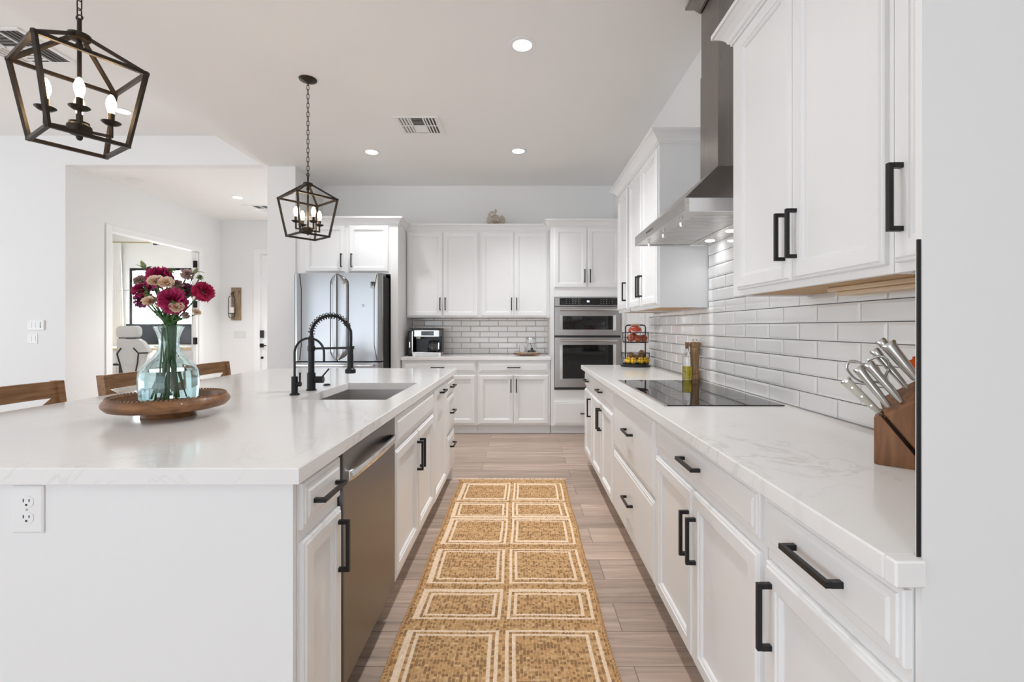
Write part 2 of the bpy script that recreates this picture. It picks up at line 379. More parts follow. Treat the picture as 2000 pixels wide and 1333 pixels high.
# front door in the hall
d = MB().box(-4.475, -3.52, 8.095, 8.14, 0.01, 2.50, 0.002)
for z0, z1 in ((0.2, 0.95), (1.3, 2.3)): d.panel(-4.32, -3.68, z0, z1, [(0, 0), (0, 0.004), (0.02, 0.008), (0.03, 0.002)], 8.095)
fd = struct('door_2', d, M['trimw'])
mesh_obj('deadbolt', MB().box(-4.52, -4.44, 8.07, 8.094, 1.08, 1.21, 0.004), M['blackp'], fd, label='black keypad deadbolt')
h = MB().box(-4.512, -4.445, 8.062, 8.094, 0.915, 0.982, 0.003); h.box(-4.47, -4.385, 8.045, 8.060, 0.938, 0.954, 0.003); h.tube([(-4.475, 8.062, 0.946), (-4.475, 8.05, 0.946)], 0.011)
mesh_obj('door_handle', h, M['black'], fd, label='black square lever handle')
d = MB().box(-4.60, -4.50, 8.052, 8.069, 0, 2.60, 0.003).box(-3.5, -3.40, 8.052, 8.069, 0, 2.60, 0.003).box(-4.499, -3.501, 8.052, 8.069, 2.52, 2.60, 0.003)
struct('trim_3', d, M['trimw'])
# casing, open door edge and hinges of the office doorway
d = MB().box(-5.185, -5.170, 5.84, 5.93, 0, 2.56, 0.003).box(-5.185, -5.170, 7.53, 7.62, 0, 2.56, 0.003).box(-5.185, -5.170, 5.9305, 7.5295, 2.475, 2.56, 0.003)
struct('trim_4', d, M['trimw'])
dl = struct('door_3', MB().box(-5.24, -5.19, 7.478, 7.527, 0.01, 2.46, 0.002), M['trimw'])
for z in (2.27, 1.63, 1.045, 0.43):
    hg = MB().box(-5.236, -5.165, 7.470, 7.477, z - 0.055, z + 0.055, 0.003)
    hg.tube([(-5.2, 7.466, z - 0.055), (-5.2, 7.466, z + 0.055)], 0.007)
    mesh_obj('hinge', hg, M['black'], dl, label='black door hinge')
# office window
d = MB()
for a in ((-7.78, -7.73, 0.92, 2.44), (-6.51, -6.46, 0.92, 2.44)): d.box(a[0], a[1], 9.31, 9.37, a[2], a[3])
d.box(-7.73, -6.51, 9.31, 9.37, 2.39, 2.44).box(-7.73, -6.51, 9.31, 9.37, 0.92, 0.97)
wn1 = struct('window_1', d, M['black'])
mesh_obj('pane', MB().box(-7.73, -6.51, 9.338, 9.344, 0.97, 2.39), M['pane'], wn1)
# baseboards
struct('baseboard_left', MB().box(-9, -5.186, 5.316, 5.3295, 0, 0.13, 0.003), M['trimw'])
struct('baseboard_hall', MB().box(-5.185, -5.172, 5.331, 5.839, 0, 0.13, 0.003).box(-5.185, -5.172, 7.621, 8.05, 0, 0.13, 0.003), M['trimw'])
struct('baseboard_entry', MB().box(-5.17, -4.601, 8.056, 8.0695, 0, 0.13, 0.003), M['trimw'])

# ------------------------------------------------------------------ outside the office window
struct('ground_yard', MB().box(-40, 20, 9.6, 60, -0.25, -0.15), M['gravel'])
hs = thing('neighbor_house', 'pale stucco house seen through the office window', 'house', (-23, 32, -0.15))
mesh_obj('wall', MB().box(-7, 5, 0, 8, 0, 3.0), M['stucco'], hs)
rf = MB().prism([(-7.6, 3.0), (5.6, 3.0), (1.5, 4.6), (-3.5, 4.6)], lambda p: (p[0], -0.5, p[1]), lambda p: (p[0], 8.5, p[1]))
mesh_obj('roof', rf, M['board'], hs)
b = MB()
for k in range(14):
    b.ball((random.uniform(-.8, .8), random.uniform(-.5, .5), random.uniform(.3, 1.1)), random.uniform(.35, .6), 10)
tag(mesh_obj('desert_shrub', b, M['bush']), 'grey green shrub in the yard outside the office window', 'shrub').location = (-17.2, 22, -0.15)

# ------------------------------------------------------------------ cabinets
DOOR = [(0, 0), (0, .011), (.003, .014), (.007, .014), (.011, .019), (.048, .019), (.0495, .0152), (.056, .0145), (.0605, .0105), (.062, .0055)]
DRAW = [(0, 0), (0, .010), (.003, .0125), (.010, .0125), (.0115, .0158), (.022, .0160), (.026, .0182), (.0275, .0195)]
def pull(orient, x, z, L=0.155):
    """square black bar pull, front plane of the door at y=-0.019"""
    m = MB(); t = 0.0058
    if orient == 'v':
        m.box(x - t, x + t, -.052, -.041, z - L / 2, z + L / 2, .0008)
        for s in (-1, 1): m.box(x - t, x + t, -.0412, -.019, z + s * (L / 2 - t) - t, z + s * (L / 2 - t) + t)
    else:
        m.box(x - L / 2, x + L / 2, -.052, -.041, z - t, z + t, .0008)
        for s in (-1, 1): m.box(x + s * (L / 2 - t) - t, x + s * (L / 2 - t) + t, -.0412, -.019, z - t, z + t)
    return m
def fronts(root, fr):
    for kind, x0, x1, z0, z1, hd in fr:
        p = mesh_obj(kind, MB().panel(x0, x1, z0, z1, DOOR if kind == 'door' else DRAW), M['cab'], root)
        if hd: mesh_obj('handle', pull(*hd), M['black'], p, label='matte black bar handle')
def base_cab(label, loc, rz, W, D, fr, z0=0.11, z1=0.874, group=None):
    r = thing('base_cabinet', label, 'cabinet', (loc[0], loc[1], 0), rz, group)
    b = MB(); g = 0.0012
    b.box(g, W - g, 0, .019, z0, z1)
    b.box(g, .018, .0192, D, z0, z1).box(W - .018, W - g, .0192, D, z0, z1).box(.0181, W - .0181, .0192, D, z0, z0 + .018).box(.0181, W - .0181, D - .012, D, z0 + .0182, z1)
    mesh_obj('body', b, M['cab'], r)
    mesh_obj('toe_kick', MB().box(g, W - g, .062, .08, 0.0005, z0 - .0003), M['cab'], r)
    fronts(r, fr)
    return r
def upper_cab(label, loc, rz, W, D, z0, z1, fr, name='wall_cabinet', rec=.03):
    r = thing(name, label, 'cabinet', (loc[0], loc[1], z0), rz)
    g = 0.0012; h = z1 - z0
    b = MB().box(g, W - g, 0, .019, 0, h).box(g, .018, .0192, D, 0, h).box(W - .018, W - g, .0192, D, 0, h).box(.0181, W - .0181, .0192, D, h - .018, h).box(.0181, W - .0181, D - .012, D, rec + .02, h - .0182)
    mesh_obj('body', b, M['cab'], r)
    mesh_obj('underside', MB().box(.0181, W - .0181, .0194, D - .002, rec, rec + .016), M['tan'], r, label='unpainted tan wood underside')
    fronts(r, [(k, a, b_, c_ - z0, d_ - z0, (hd[0], hd[1], hd[2] - z0) if hd else None) for k, a, b_, c_, d_, hd in fr])
    return r
def pair(x0, x1, z0, z1, hz, gap=.006):
    m = (x0 + x1) / 2
    return [('door', x0, m - gap / 2, z0, z1, ('v', m - .032, hz)), ('door', m + gap / 2, x1, z0, z1, ('v', m + .032, hz))]

# --- right base run (faces the aisle, -X); local x runs towards the camera
RX, RD = 0.597, 0.596
DZ = (.737, .858); OZ = (.130, .706); HB = .59
def R(label, y0, y1, fr): return base_cab(label, (RX, y1), -pi / 2, y1 - y0, RD, [f for f in fr(lambda Y: y1 - Y)])
R('white base cabinet at the far end of the right counter, one drawer over one door', 3.85, 4.30,
  lambda l: [('drawer', l(4.285), l(3.872), *DZ, ('h', (l(4.285) + l(3.872)) / 2, .797)), ('door', l(4.285), l(3.872), *OZ, ('v', l(3.872) - .03, HB))])
R('white base cabinet with drawer over two doors, beyond the cooktop drawers', 2.97, 3.85,
  lambda l: [('drawer', l(3.832), l(2.988), *DZ, ('h', (l(3.832) + l(2.988)) / 2, .797))] + pair(l(3.832), l(2.988), *OZ, HB))
R('white base cabinet of two deep drawers directly below the cooktop', 2.036, 2.97,
  lambda l: [('drawer', l(2.958), l(2.048), .512, .858, ('h', (l(2.958) + l(2.048)) / 2, .70)), ('drawer', l(2.958), l(2.048), .13, .496, ('h', (l(2.958) + l(2.048)) / 2, .33))])
R('white base cabinet with drawer over two doors, on the camera side of the cooktop drawers', 1.133, 2.036,
  lambda l: [('drawer', l(2.026), l(1.149), *DZ, ('h', (l(2.026) + l(1.149)) / 2, .797))] + pair(l(2.026), l(1.149), *OZ, .55))
R('white base cabinet nearest the camera on the right, beside the near wall end', 0.714, 1.133,
  lambda l: [('drawer', l(1.117), l(.716), *DZ, ('h', (l(1.117) + l(.716)) / 2, .797)), ('door', l(1.117), l(.716), *OZ, ('v', l(1.117) + .032, .59))])

# --- right wall cabinets
UX, UD, UZ0, UZ1 = 0.88, 0.314, 1.388, 2.43
def U(label, y0, y1, fr): return upper_cab(label, (UX, y1), -pi / 2, y1 - y0, UD, UZ0, UZ1, fr(lambda Y: y1 - Y), rec=.006)
U('tall white wall cabinet nearest the camera, partly cut off by the near wall', .716, 1.105, lambda l: [('door', l(1.09), l(.73), 1.41, 2.41, ('v', l(1.09) + .03, 1.555))])
U('large white two-door wall cabinet in the right foreground beside the range hood', 1.105, 1.945, lambda l: pair(l(1.882), l(1.12), 1.41, 2.41, 1.555))
U('white two-door wall cabinet on the far side of the range hood', 2.985, 3.766, lambda l: pair(l(3.762), l(2.994), 1.41, 2.41, 1.555))
nb = U('narrow white single-door wall cabinet at the far end above the fruit basket', 3.829, 4.22, lambda l: [('door', l(4.205), l(3.832), 1.41, 2.41, ('v', l(3.832) - .03, 1.555))])
mesh_obj('gap_shade_strip', MB().box(.3922, .4535, .012, .030, .0, 1.04), M['void'], nb, label='dark strip standing for the shade in the gap beside the cabinet')  # black strip paints the deep shade between the two wall cabinets
ub = MB().box(1.03, 1.14, .73, 1.58, 1.379, 1.3935, .003).box(1.045, 1.125, .735, 1.56, 1.366, 1.3788, .003)
tag(mesh_obj('under_cabinet_rail', ub, M['pale']), 'pale wooden strip mounted under the near right wall cabinets', 'rail')

# --- back wall run
BY = 5.52
base_cab('white base cabinet below the coffee maker, partly behind the island', (-1.41, BY), 0, .892, .596,
         [('drawer', .03, .872, .73, .855, ('h', .43, .79))] + pair(.03, .872, .125, .70, .575))
base_cab('white base cabinet with drawer over two doors, left of the wall ovens', (-.518, BY), 0, .860, .596,
         [('drawer', .02, .840, .73, .855, ('h', .43, .79))] + pair(.02, .840, .125, .70, .575))
upper_cab('tall white two-door wall cabinet above the coffee maker', (-1.415, 5.79), 0, .902, .326, 1.383, 2.45, pair(.015, .883, 1.397, 2.435, 1.55), rec=.012)
upper_cab('tall white two-door wall cabinet with the elephant figurine on top', (-.513, 5.79), 0, .858, .326, 1.383, 2.45, pair(.019, .833, 1.397, 2.435, 1.55), rec=.012)
# tall oven cabinet
r = thing('oven_cabinet', 'tall white cabinet housing the wall ovens', 'cabinet', (.346, BY, 0))
b = MB().box(0, .042, 0, .596, .10, 2.45).box(.816, .844, 0, .596, .10, 2.45).box(.0422, .8158, 0, .02, 1.62, 2.45).box(.0422, .8158, 0, .02, .10, .525)
b.box(.0422, .8158, .0202, .59, .49, .52).box(.0422, .8158, .0202, .59, 1.625, 1.65).box(.0422, .8158, .0202, .59, 2.42, 2.45).box(.0422, .8158, .58, .595, .13, 2.41)
mesh_obj('body', b, M['cab'], r)
mesh_obj('toe_kick', MB().box(.001, .843, .062, .08, 0.0005, .0997), M['cab'], r)
fronts(r, pair(.040, .821, 1.727, 2.435, 1.865) + [('drawer', .040, .821, .115, .395, ('h', .425, .25))])
# cabinet around and over the refrigerator
r = thing('refrigerator_cabinet', 'white cabinet built around and above the refrigerator', 'cabinet', (-2.5922, 5.40, 0))
b = MB().box(0, 1.0872, 0, .019, 1.875, 2.45).box(0, .018, .0192, .714, 1.875, 2.45).box(1.069, 1.0872, .0192, .714, 1.875, 2.45).box(.0182, 1.0648, .0192, .714, 1.875, 1.893).box(.0182, 1.0648, .0192, .714, 2.432, 2.45)
mesh_obj('body', b, M['cab'], r)
mesh_obj('side_panel', MB().box(1.0874, 1.1722, 0, .714, .0005, 2.45, .001), M['cab'], r)
fronts(r, [('door', .109, .564, 1.90, 2.435, ('v', .529, 2.03)), ('door', .611, 1.066, 1.90, 2.435, ('v', .646, 2.03))])

# --- island (its working side faces +X); local x runs away from the camera
IX, ID = -0.570, 0.60
def I(label, y0, y1, fr): return base_cab(label, (IX, y0), pi / 2, y1 - y0, ID, fr(lambda Y: Y - y0))
I('white island cabinet nearest the camera, drawer over door, left of the dishwasher', 1.188, 1.452,
  lambda l: [('drawer', l(1.196), l(1.444), .742, .860, ('h', l(1.32), .80)), ('door', l(1.196), l(1.444), .13, .709, ('v', l(1.444) - .028, .60))])
I('white island sink cabinet with a false front over two doors', 2.06, 2.975,
  lambda l: [('drawer', l(2.07), l(2.965), .730, .862, None)] + pair(l(2.07), l(2.965), .15, .712, .58))
I('narrow white island pull-out with one tall front, beyond the sink doors', 2.975, 3.505,
  lambda l: [('door', l(2.985), l(3.49), .13, .862, ('h', l(3.24), .82))])
I('white three-drawer island cabinet at the far end', 3.505, 3.885,
  lambda l: [('drawer', l(3.518), l(3.87), a, b, ('h', l(3.694), c)) for a, b, c in ((.74, .862, .80), (.445, .724, .60), (.13, .43, .34))])
r = thing('kitchen_island', 'white panelled end and back of the kitchen island', 'island', (-1.5, 2.5, 0))
b = MB().box(-1.80, -.570, 1.17, 1.186, .0005, .874).box(-1.80, -.570, 3.887, 3.903, .0005, .874).box(-1.80, -1.176, 1.1862, 3.8868, .0005, .874)
mesh_obj('body', b, M['cab'], r, world=True)
# outlet on the island end
def outlet(label, loc):
    r = thing('power_outlet', label, 'outlet', loc)
    mesh_obj('cover_plate', MB().panel(-.039, .039, -.059, .059, [(0, 0), (0, .003), (.004, .0055)]), M['plastic'], r)
    for z in (-.02, .02):
        m = MB()
        ring = [(max(-.0165, min(.0165, .0185 * cos(a))), -.0072, z + .0145 * sin(a)) for a in [2 * pi * k / 28 for k in range(28)]]
        m.loft([[(p[0], -.004, p[2]) for p in ring], ring], True, True, True)
        o = mesh_obj('socket', m, M['plastic'], r)
        s = MB().box(-.0085, -.0062, -.0076, -.007, z - .001, z + .0075).box(.0058, .0082, -.0076, -.007, z, z + .0065)
        s.tube([(0, -.0076, z - .0075), (0, -.007, z - .0075)], .0028, 10)
        mesh_obj('slots', s, M['void'], o)
    mesh_obj('screw', MB().tube([(0, -.0065, 0), (0, -.005, 0)], .003, 10), M['chrome'], r)
    return r
outlet('white power outlet on the end panel of the island', (-1.228, 1.1695, .807))

# --- crown mouldings
CP = [(0, 0), (.008, 0), (.008, .010), (.016, .014), (.022, .028), (.038, .046), (.052, .056), (.058, .060), (.066, .060), (.066, .078), (0, .078)]
def crown(label, path, z, side, name='crown_molding', m=None, sc=1.0):
    n = len(path); rings = []
    for i in range(n):
        p = Vector(path[i]); ds = []
        if i > 0: ds.append((p - Vector(path[i - 1])).normalized())
        if i < n - 1: ds.append((Vector(path[i + 1]) - p).normalized())
        ns = [Vector((-d.y, d.x)) * side for d in ds]
        o = ns[0] if len(ns) == 1 else (ns[0] + ns[1]) / (1 + ns[0].dot(ns[1]))
        rings.append([(p.x + o.x * a * sc, p.y + o.y * a * sc, z + b_ * sc) for a, b_ in CP])
    return rings
def crown_obj(label, path, z, side):
    m = MB().loft(crown(label, path, z, side), True, True, True)
    return tag(mesh_obj('crown_molding', m, M['cab']), label, 'molding')
crown_obj('white crown molding on the near right wall cabinets', [(1.19, 1.9452), (.8798, 1.9452), (.8798, .7165)], 2.4302, -1)
crown_obj('white crown molding on the wall cabinets beyond the range hood', [(1.19, 2.9848), (.8798, 2.9848), (.8798, 4.2202), (1.19, 4.2202)], 2.4302, 1)
crown_obj('white crown molding over the refrigerator cabinet', [(-2.588, 5.3998), (-1.4198, 5.3998), (-1.4198, 5.72)], 2.4502, -1)
crown_obj('white crown molding along the middle back wall cabinets', [(-1.414, 5.7898), (.344, 5.7898)], 2.4502, -1)
crown_obj('white crown molding over the wall oven cabinet', [(.3458, 5.80), (.3458, 5.5198), (1.19, 5.5198)], 2.4502, -1)

# ------------------------------------------------------------------ worktops
def rect_ring(x0, x1, y0, y1, z): return [(x0, y0, z), (x1, y0, z), (x1, y1, z), (x0, y1, z)]
m = MB(); e = .003
sx0, sx1, sy0, sy1 = -1.075, -.645, 2.234, 2.91
ix0, ix1, iy0, iy1 = -2.116, -.545, 1.148, 3.97
m.loft([rect_ring(sx0, sx1, sy0, sy1, .875), rect_ring(sx0, sx1, sy0, sy1, .915), rect_ring(ix0 + e, ix1 - e, iy0 + e, iy1 - e, .915),
        rect_ring(ix0, ix1, iy0, iy1, .915 - e), rect_ring(ix0, ix1, iy0, iy1, .875)], True, closed_v=True)
tag(mesh_obj('island_countertop', m, M['quartz']), 'large white veined quartz top of the kitchen island', 'countertop')
m = MB().box(.551, 1.1945, .713, 4.325, .875, .915, .003); m.box(.551, .5985, .689, .7128, .875, .915, .003)
tag(mesh_obj('countertop', m, M['quartz']), 'white veined quartz countertop under the cooktop on the right', 'countertop')
m = MB().box(-1.415, .349, 5.49, 6.118, .875, .915, .003)
tag(mesh_obj('countertop', m, M['quartz']), 'white quartz countertop on the back wall under the coffee maker', 'countertop')

# ------------------------------------------------------------------ tiled backsplashes
def tiles(mb, u0, u1, z0, z1, P, phase=0.0, zb=.9165, pu=.2425, pz=.0725):
    g = .0017
    r = int((z0 - zb) // pz)
    while zb + r * pz < z1:
        za, zc = max(z0, zb + r * pz + g), min(z1, zb + (r + 1) * pz - g)
        off = phase + (pu / 2 if r % 2 else 0)
        k = int((u0 - off) // pu)
        while off + k * pu < u1:
            ua, ub_ = max(u0, off + k * pu + g), min(u1, off + (k + 1) * pu - g)
            if ub_ - ua > .006 and zc - za > .006:
                i = min(.010, (ub_ - ua) * .3, (zc - za) * .3)
                R_ = lambda q, d: [P(ua + q, za + q, d), P(ub_ - q, za + q, d), P(ub_ - q, zc - q, d), P(ua + q, zc - q, d)]
                mb.loft([R_(0, .001), R_(0, .0045), R_(i, .0085)], True, True, True)
            k += 1
        r += 1
def backsplash(label, name, regs, P):
    o = thing(name, label, 'backsplash', P((regs[0][0] + regs[0][1]) / 2, .916, 0))
    t, gr = MB(), MB()
    for u0, u1, z0, z1 in regs:
        tiles(t, u0, u1, z0, z1, P, .0665)
        gr.loft([[P(u0, z0, 0), P(u1, z0, 0), P(u1, z1, 0), P(u0, z1, 0)], [P(u0, z0, .0022), P(u1, z0, .0022), P(u1, z1, .0022), P(u0, z1, .0022)]], True, True, True)
    mesh_obj('tiles', t, M['tile'], o, world=True); mesh_obj('grout', gr, M['grout'], o, world=True)
backsplash('glossy white subway tile backsplash along the right wall and behind the hood', 'backsplash',
           [(.7135, 4.36, .9165, 1.386), (1.947, 2.983, 1.3862, 2.02)], lambda u, z, d: (1.1955 - d, u, z))
backsplash('white subway tile backsplash on the back wall behind the coffee maker', 'backsplash',
           [(-1.418, .350, .9165, 1.381)], lambda u, z, d: (u, 6.1195 - d, z))

# ------------------------------------------------------------------ sink, faucets
r = thing('kitchen_sink', 'undermount stainless steel sink in the island top', 'sink', (-.86, 2.572, .874))
a = .012
rings = [rect_ring(sx0 - .02, sx1 + .02, sy0 - .02, sy1 + .02, .8735), rect_ring(sx0 - a * .4, sx1 + a * .4, sy0 - a * .4, sy1 + a * .4, .8735), rect_ring(sx0 + .002, sx1 - .002, sy0 + .002, sy1 - .002, .69), rect_ring(sx0 + .02, sx1 - .02, sy0 + .02, sy1 - .02, .67),
         rect_ring(sx0 + .02, sx1 - .02, sy0 + .02, sy1 - .02, .668), rect_ring(sx0 - .001, sx1 + .001, sy0 - .001, sy1 + .001, .69), rect_ring(sx0 - .007, sx1 + .007, sy0 - .007, sy1 + .007, .868), rect_ring(sx0 - .02, sx1 + .02, sy0 - .02, sy1 + .02, .8725)]
m = MB().loft(rings[:4], True, False, True); m.loft(rings[4:], True, True, False)
mesh_obj('basin', m, M['sinkst'], r, world=True)
mesh_obj('drain', MB().lathe([(0, .002), (.03, .002), (.045, .004), (.045, .001), (0, .001)], (-.86, 2.70, .67), 24), M['chrome'], r, True, world=True)

r = thing('kitchen_faucet', 'tall matte black pull-down faucet with spring coil arch', 'faucet', (-1.153, 2.573, .915), radians(4))
m = MB().lathe([(.027, 0), (.027, .006), (.0225, .008), (.0225, .096), (.0165, .098), (.0165, .215), (.020, .216), (.020, .243), (.0165, .245), (.0165, .285), (.013, .29), (.013, .30), (0, .30)], n=24)
mesh_obj('body', m, M['black'], r, True)
arc = []
for k in range(41):
    t = k / 40; an = pi - t * (pi * 0.83)
    arc.append((.105 + .105 * cos(an) + .0 * t, 0, .305 + .105 * sin(an) if k else .30))
arc = [(.0, 0, .285)] + arc[1:]
end = arc[-1]
m = MB().tube(arc, .0085, 10)
# hose continuing straight into the spray head
hose = [end, (.2115, 0, .325), (.2125, 0, .29), (.212, 0, .25), (.210, 0, .225)]
mesh_obj('hose', MB().tube(hose, .0085, 10), M['black'], r, True)
o = mesh_obj('spout_arch', m, M['black'], r, True)
# spring coil: a helix round the arch
hel = []; turns = 17; N = turns * 14
cum = arc
for k in range(N + 1):
    t = k / N * (len(arc) - 1); i = min(int(t), len(arc) - 2); fr = t - i
    p = Vector(arc[i]).lerp(Vector(arc[i + 1]), fr); d = (Vector(arc[i + 1]) - Vector(arc[i])).normalized()
    nx = d.cross(Vector((0, 1, 0))).normalized(); ph = 2 * pi * k / 14
    hel.append(p + (nx * cos(ph) + Vector((0, 1, 0)) * sin(ph)) * .0165)
mesh_obj('spring_coil', MB().tube(hel, .0022, 6), M['black'], o, True)
m = MB().tube([Vector(end) + Vector((-.012, 0, .014)), Vector(end) + Vector((.008, 0, -.012))], .0125, 12)
mesh_obj('coil_collar', m, M['black'], r, True)
m = MB().lathe([(0, .226), (.0155, .226), (.0155, .195), (.0165, .193), (.0165, .125), (.0185, .12), (.0285, .112), (.0285, .095), (.026, .092), (0, .092)], (.210, 0, 0), 20)
mesh_obj('spray_head', m, M['black'], r, True)
m = MB().tube([(.015, 0, .229), (.196, 0, .232)], .0062, 10); m.lathe([(.019, .225), (.021, .225), (.021, .242), (.019, .242)], (.210, 0, 0), 20, closed=True)
mesh_obj('docking_arm', m, M['black'], r, True)
m = MB().tube([(.02, 0, .058), (.065, 0, .058)], .019, 16); m.tube([(.055, 0, .070), (.095, 0, .118)], .0042, 8)
mesh_obj('lever_handle', m, M['black'], r, True)

r = thing('filter_faucet', 'small matte black gooseneck water filter faucet beside the sink', 'faucet', (-1.156, 2.39, .915))
m = MB().lathe([(.0235, 0), (.0235, .008), (.0155, .010), (.0155, .095), (.006, .096), (0, .096)], n=20)
mesh_obj('base', m, M['black'], r, True)
g = [(0, 0, .09), (0, 0, .15), (0, 0, .205)] + [(.075 + .075 * cos(pi - k / 20 * pi), 0, .215 + .075 * sin(k / 20 * pi)) for k in range(21)] + [(.15, 0, .19), (.15, 0, .172)]
mesh_obj('gooseneck_spout', MB().tube(g, .0058, 10), M['black'], r, True)
m = MB().tube([(.012, 0, .055), (.032, 0, .055)], .012, 14); m.tube([(.027, 0, .06), (.027, 0, .083), (.027, 0, .115)], [.004, .005, .0055], 8)
mesh_obj('lever_handle', m, M['black'], r, True)
tag(mesh_obj('air_switch_button', MB().lathe([(0, 0), (.021, 0), (.021, .004), (.016, .006), (.016, .009), (0, .009)], (-1.157, 2.79, .9152), 20), M['black'], smooth=True), 'round black air switch button beside the tall faucet', 'button')

# ------------------------------------------------------------------ dishwasher
r = thing('dishwasher', 'stainless steel dishwasher under the island top', 'dishwasher', (-.56, 1.755, 0))
mesh_obj('body', MB().box(-1.15, -.585, 1.458, 2.052, .11, .868), M['blackp'], r, world=True)
m = MB()
sec = [(-.5845, 1.459), (-.556, 1.459), (-.5525, 1.463), (-.5525, 2.047), (-.556, 2.051), (-.5845, 2.051)]
m.loft([[(x, y, z) for x, y in sec] for z in (.135, .80, .868)], True, True, True)
d = mesh_obj('door', m, M['steeldw'], r, world=True)
hp = [(-.551, 1.50, .782), (-.537, 1.515, .788), (-.522, 1.60, .797), (-.516, 1.755, .800), (-.522, 1.91, .797), (-.537, 1.995, .788), (-.551, 2.01, .782)]
hm = MB()
for i in range(len(hp)): pass
hm.loft([[(x - .004, y, z - .018), (x + .003, y, z - .012), (x + .006, y, z + .004), (x + .003, y, z + .016), (x - .005, y, z + .016), (x - .007, y, z)] for x, y, z in hp], True, True, True)
mesh_obj('handle', hm, M['chrome'], d, True, world=True, angle=50, label='curved polished steel towel bar handle')
mesh_obj('toe_panel', MB().box(-.64, -.625, 1.458, 2.052, .0005, .1095), M['blackp'], r, world=True)

# ------------------------------------------------------------------ cooktop
r = thing('cooktop', 'black glass cooktop set into the right counter', 'cooktop', (.90, 2.545, .915))
mesh_obj('glass_top', MB().box(.640, 1.155, 2.052, 3.03, .9155, .9195, .001), M['bglass'], r, world=True)
mesh_obj('steel_trim', MB().box(.624, .6398, 2.050, 3.032, .9152, .921, .001), M['steely'], r, world=True, label='brushed steel front trim strip')
m = MB()
for cx, cy, rr in ((.78, 2.28, .09), (.78, 2.80, .105), (1.02, 2.28, .075), (1.02, 2.80, .09), (.90, 2.545, .11)):
    m.lathe([(rr, 0), (rr + .0012, 0), (rr + .0012, .0002), (rr, .0002)], (cx, cy, .9196), 48, closed=True)
mesh_obj('burner_marks', m, mat('cooktop_print', (.09, .09, .09), .3), r, world=True)

# ------------------------------------------------------------------ range hood
r = thing('range_hood', 'stainless steel chimney range hood over the cooktop', 'range hood', (.95, 2.4975, 1.77))
hx, y0, y1, hz = .715, 2.05, 2.945, 1.77
for a in (y0, y1 - .015): mesh_obj('canopy_side', MB().box(hx + .0203, 1.193, a, a + .015, hz, hz + .058), M['bsteel'], r, world=True)
m = MB().box(hx, hx + .02, y0, y1, hz, hz + .058)
m.box(1.05, 1.193, y0 + .015, y1 - .015, hz + .004, hz + .012).box(hx + .02, hx + .075, y0 + .015, y1 - .015, hz + .004, hz + .012)
mesh_obj('canopy_band', m, M['steely'], r, world=True)
cx, c0, c1, cz = 1.0, 2.38, 2.615, 2.082
pr = [[(hx, y0, hz + .058), (1.193, y0, hz + .058), (1.193, y1, hz + .058), (hx, y1, hz + .058)], [(hx + .004, y0 + .004, hz + .06), (1.193, y0 + .004, hz + .06), (1.193, y1 - .004, hz + .06), (hx + .004, y1 - .004, hz + .06)], [(cx, c0, cz), (1.193, c0, cz), (1.193, c1, cz), (cx, c1, cz)]]
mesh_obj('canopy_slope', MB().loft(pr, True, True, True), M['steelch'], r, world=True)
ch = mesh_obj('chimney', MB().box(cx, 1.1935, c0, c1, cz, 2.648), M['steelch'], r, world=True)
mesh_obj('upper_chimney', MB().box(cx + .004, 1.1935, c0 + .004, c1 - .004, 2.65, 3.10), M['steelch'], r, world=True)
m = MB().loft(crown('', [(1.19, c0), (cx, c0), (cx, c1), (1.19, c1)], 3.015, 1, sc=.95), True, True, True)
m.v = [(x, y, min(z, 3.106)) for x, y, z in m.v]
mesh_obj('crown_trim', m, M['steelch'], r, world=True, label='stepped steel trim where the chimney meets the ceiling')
m = MB()
k = 0; yy = y0 + .03
while yy < y1 - .03:
    m.prism([(-.006, 0), (.006, 0), (.0095, .012), (-.0095, .012)], lambda p: (hx + .077, yy + p[0], hz + .006 + p[1]), lambda p: (1.048, yy + p[0], hz + .006 + p[1])); yy += .024
m.box(hx + .076, 1.049, y0 + .016, y1 - .016, hz + .022, hz + .026)
mesh_obj('baffle_filter', m, M['steel'], r, world=True)
for yk in (2.24, 2.52, 2.80):
    m = MB().lathe([(0, -.032), (.009, -.032), (.010, -.012), (.006, -.01), (.006, 0), (0, 0)], (hx + .05, yk, hz + .004), 12)
    mesh_obj('filter_knob', m, M['chrome'], r, True, world=True)
m = MB()
for k in range(5): m.tube([(hx - .0015, 2.56 + .028 * k, hz + .03), (hx + .001, 2.56 + .028 * k, hz + .03)], .006, 10)
mesh_obj('control_button', m, M['blackp'], r, world=True)
for yk in (2.22, 2.50, 2.78):
    mesh_obj('hood_light', MB().lathe([(0, 0), (.025, 0), (.028, .002), (0, .002)], (1.12, yk, hz + .0018), 16), M['lens'], r, world=True)
def spot(name, loc, power, size=1.9, col=(.97, .985, 1.0), rad=.05, rot=(0, 0, 0), blend=.6):
    l = bpy.data.lights.new(name, 'SPOT'); l.energy = power; l.spot_size = size; l.spot_blend = blend; l.shadow_soft_size = rad; l.color = col
    o = bpy.data.objects.new(name, l); COL.objects.link(o); o.location = loc; o.rotation_euler = rot
    return o
for yk in (2.22, 2.78): spot('hood_lamp', (1.12, yk, hz - .004), LW['hood'], 2.4, rad=.02)

